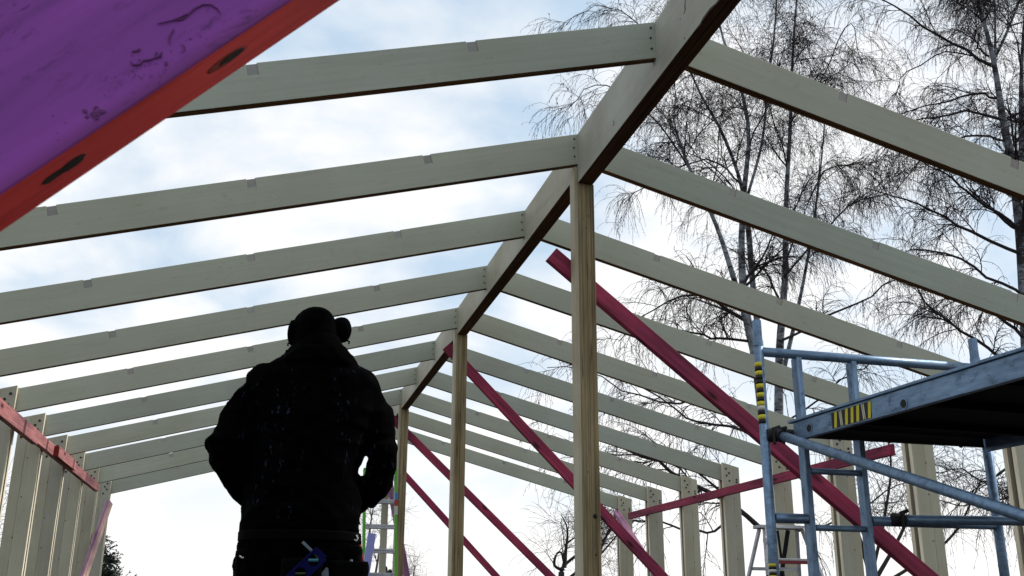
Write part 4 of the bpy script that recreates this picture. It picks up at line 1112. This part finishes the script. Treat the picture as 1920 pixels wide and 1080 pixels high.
lmA = [
    [(1398, 600, 12), (1340, 565, 9), (1290, 552, 7), (1215, 585, 4), (1160, 640, 2)],
    [(1410, 640, 9), (1340, 632, 7), (1270, 622, 5), (1200, 640, 3)],
    [(1425, 990, 15), (1380, 952, 13), (1300, 905, 12), (1245, 872, 9), (1190, 850, 6), (1120, 820, 3), (1060, 770, 2)],
    [(1380, 952, 8), (1310, 888, 6), (1230, 862, 6), (1150, 850, 4), (1090, 855, 2)],
    [(1380, 965, 8), (1330, 1000, 7), (1270, 985, 6), (1200, 975, 4), (1140, 1000, 2)],
    [(1400, 760, 8), (1330, 740, 7), (1260, 760, 6), (1180, 735, 4), (1100, 690, 3), (1030, 690, 2)],
    [(1440, 840, 9), (1370, 800, 8), (1300, 790, 6), (1230, 740, 4), (1150, 690, 3)],
    [(1396, 350, 6), (1330, 300, 5), (1240, 330, 4), (1170, 380, 2)],
    [(1470, 520, 7), (1540, 440, 6), (1600, 380, 5), (1660, 370, 3), (1720, 420, 2)],
    [(1480, 230, 5), (1530, 170, 4), (1580, 60, 4), (1600, 55, 3), (1620, 120, 2)],
    [(1462, 640, 9), (1540, 600, 8), (1620, 560, 6), (1690, 520, 4), (1760, 540, 2)],
    [(1470, 500, 6), (1540, 330, 5), (1600, 310, 4), (1640, 330, 3), (1680, 400, 2)],
    [(1300, 330, 6), (1240, 240, 5), (1170, 175, 4), (1110, 160, 3), (1070, 200, 2)],
    [(1225, 80, 4), (1170, 20, 3), (1110, 15, 2), (1060, 45, 2)],
    [(1440, 820, 7), (1520, 760, 6), (1600, 700, 5), (1640, 680, 3)],
    [(1452, 1000, 8), (1540, 985, 6), (1620, 950, 5), (1690, 905, 3), (1740, 890, 2)],
]
birch('birch_tree', 'tall clump of bare birches with pale trunks behind the scaffold tower', 'tree', -0.1, stA, lmA, YA, nl=9, nb=9, ntw=15, ll=(1.3, 3.0), limb_t=(0.36, 0.98), twig_r=0.0021, ncat=3)
YB = 13.0
stB = [
    [(1960, 1080, 40), (1935, 800, 36), (1922, 560, 32), (1912, 420, 28), (1898, 310, 25), (1880, 220, 20), (1866, 130, 15), (1850, 60, 12), (1832, 0, 9), (1815, -80, 6)],
    [(1935, 700, 26, 0.6), (1921, 420, 24, 0.6), (1916, 230, 18, 0.6), (1916, 120, 11, 0.6), (1922, 20, 8, 0.6), (1926, -60, 6, 0.6)],
    [(1866, 130, 8, 0), (1866, 60, 7, 0), (1864, -40, 5, 0), (1860, -120, 4, 0)],
    [(1867, 106, 9, 0.2), (1888, 60, 8, .2), (1912, 0, 6, .2), (1940, -80, 4, .2)],
]
lmB = [
    [(1858, 122, 12), (1805, 90, 10), (1750, 58, 8), (1690, 18, 6), (1640, -5, 4), (1590, -10, 2)],
    [(1855, 106, 8), (1830, 80, 6), (1812, 55, 4)],
    [(1875, 185, 9), (1830, 176, 8), (1770, 192, 6), (1710, 205, 4), (1650, 230, 2)],
    [(1880, 225, 9), (1820, 210, 8), (1740, 222, 6), (1690, 245, 4), (1640, 300, 2)],
    [(1870, 130, 5), (1780, 95, 5), (1700, 140, 4), (1670, 190, 2)],
    [(1890, 265, 8), (1820, 255, 7), (1740, 290, 5), (1680, 360, 3)],
    [(1915, 440, 12), (1880, 405, 10), (1820, 365, 8), (1780, 330, 6), (1720, 300, 3)],
    [(1925, 480, 12), (1830, 440, 10), (1760, 400, 7), (1690, 375, 5), (1620, 350, 3)],
    [(1925, 560, 10), (1860, 520, 9), (1790, 480, 7), (1700, 470, 4), (1640, 500, 2)],
    [(1930, 640, 12), (1890, 610, 10), (1850, 570, 8), (1790, 560, 6), (1720, 590, 3)],
    [(1935, 700, 12), (1860, 660, 10), (1790, 610, 8), (1730, 560, 6), (1700, 500, 3)],
    [(1940, 860, 11), (1890, 870, 9), (1850, 905, 6), (1800, 880, 4), (1740, 890, 3)],
    [(1942, 900, 9), (1880, 935, 6), (1800, 945, 4), (1750, 930, 3)],
    [(1900, 300, 6), (1840, 330, 5), (1790, 300, 4), (1740, 330, 2)],
]
birch('birch_tree', 'big bare weeping birch with a leaning trunk at the right edge', 'tree', -0.1, stB, lmB, YB, nl=9, nb=9, ntw=16, ll=(1.0, 2.4), limb_up=0.1, twig_r=0.0020, ncat=3)
# trees lower down, beyond the right wall
stC = [[(1640, 1110, 14), (1600, 980, 11), (1560, 900, 8), (1545, 820, 5)], [(1640, 1090, 11, .3), (1690, 1000, 8, .3), (1730, 900, 6, .3), (1750, 820, 3, .3)],
       [(1630, 1100, 9, .5), (1660, 960, 7, .5), (1670, 860, 5, .5), (1650, 760, 3, .5)], [(1650, 1100, 9, .2), (1780, 1010, 6, .2), (1840, 900, 4, .2)]]
birch('bare_tree', 'bare spreading tree seen low between the columns of the right wall', 'tree', -0.2, stC, None, 17.0, nl=5, nb=5, ntw=5, ll=(0.9, 2.0), stem_m=LIMB, ncat=1, twig_r=0.0027)
stD = [[(1052, 1085, 14), (1058, 1062, 11), (1061, 1030, 7), (1064, 1005, 5), (1062, 985, 3.5), (1052, 965, 2)],
       [(1056, 1070, 8, .2), (1040, 1060, 6, .2), (1043, 1040, 5, .2), (1052, 1036, 4, .2), (1056, 1052, 4, .2)],
       [(1060, 1058, 7, .1), (1080, 1042, 6, .1), (1105, 1030, 5, .1), (1140, 1018, 3, .1)],
       [(1066, 1085, 8, .3), (1085, 1070, 6, .3), (1120, 1045, 5, .3), (1160, 1000, 3, .3)],
       [(1064, 1018, 4, 0), (1075, 1010, 3, 0), (1092, 1005, 2, 0)], [(1100, 1085, 9, .4), (1130, 1020, 6, .4), (1150, 975, 4, .4), (1160, 930, 2, .4)]]
birch('bare_tree', 'small dark bare tree low between the nearest post and the middle post', 'tree', -0.2, stD, None, 24.0, nl=4, nb=5, ntw=4, ll=(0.4, 1.2), stem_m=LIMB, ncat=0, twig_r=0.0026, droop=-0.9)
stE = [[(684, 1100, 8), (690, 1040, 6), (694, 990, 4), (700, 950, 2)], [(700, 1100, 6, .3), (712, 1030, 4, .3), (722, 970, 2, .3)]]
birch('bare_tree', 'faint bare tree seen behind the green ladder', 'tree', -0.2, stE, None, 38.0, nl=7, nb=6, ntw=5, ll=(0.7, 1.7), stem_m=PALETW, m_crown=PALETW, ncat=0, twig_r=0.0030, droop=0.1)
stF = [[(772, 1120, 5), (773, 1095, 4), (778, 1060, 2)], [(768, 1120, 4, .2), (760, 1090, 3, .2), (757, 1066, 2, .2)]]
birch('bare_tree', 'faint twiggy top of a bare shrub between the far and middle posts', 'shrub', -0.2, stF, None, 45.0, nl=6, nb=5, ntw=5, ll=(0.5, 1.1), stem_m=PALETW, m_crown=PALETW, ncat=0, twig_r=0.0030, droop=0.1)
stG = [[(-70, 1110, 12), (-60, 1040, 9), (-48, 970, 5), (-30, 900, 3)], [(-70, 1100, 8, .3), (-40, 1030, 5, .3), (-22, 970, 3, .3)]]
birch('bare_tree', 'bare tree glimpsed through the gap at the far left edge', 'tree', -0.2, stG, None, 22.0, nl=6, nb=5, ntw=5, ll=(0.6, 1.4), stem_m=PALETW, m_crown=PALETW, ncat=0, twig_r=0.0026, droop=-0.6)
# conifers: drooping sprays made of many narrow blades
def conifer(name, label, cat, px, pytop, Y, base_z, spread, droop=0.25, per=110):
    q = at(px, pytop, Y); H = q[2]-base_z
    t = thing(name, (q[0], Y, base_z), label, cat)
    mb = MB(); mb.tube([(q[0], Y, base_z-.1), (q[0], Y, q[2]-0.05)], [0.16, 0.012], 8); mb.build('trunk', LIMB, t)
    P = []; R = []
    tl = np.sqrt(RNG.uniform(0, 1, int(per*H)))
    for f in tl:
        h = q[2]-f*H*0.97; ln = spread*(0.10+0.95*f)*RNG.uniform(0.55, 1.12); a = RNG.uniform(0, 2*np.pi)
        d = np.array([math.cos(a), math.sin(a), RNG.uniform(0.05, 0.45)])
        p0 = np.array([q[0], Y, h]); pts_ = [p0+d*ln*s-np.array([0, 0, droop*ln*s*s]) for s in np.linspace(0, 1, 6)]
        P.append(pts_); R.append([0.014, .012, .010, .008, .006, .004])
    P = np.array(P); R = np.array(R)
    S1, SR1 = grow(P, R, 12, (0.12*spread+.05, 0.32*spread+.06), (25, 60), 0.05, 5, -0.6, 0.08, 0.15, 1.0, 0.8, 0.006, 0.5)
    S2, SR2 = grow(S1, SR1, 5, (0.05, 0.13), (25, 60), 0.1, 3, -0.4, 0.05, 0.1, 1.0, 1.6, 0.007, 0.8)
    link('crown', np_mesh('crown', [tubes_np(P, R, 3), tubes_np(S1, SR1*1.4, 3), tubes_np(S2, SR2*1.3, 3)], CONIF), t, kind='stuff')
conifer('conifer_tree', 'dark conifer top beyond the left end column', 'tree', 190, 1004, 40.0, -0.3, 1.75)
conifer('evergreen_shrub', 'small dark evergreen shrub seen between the lowest ladder rungs', 'shrub', 726, 1064, 42.0, -0.3, 0.75, 0.5)
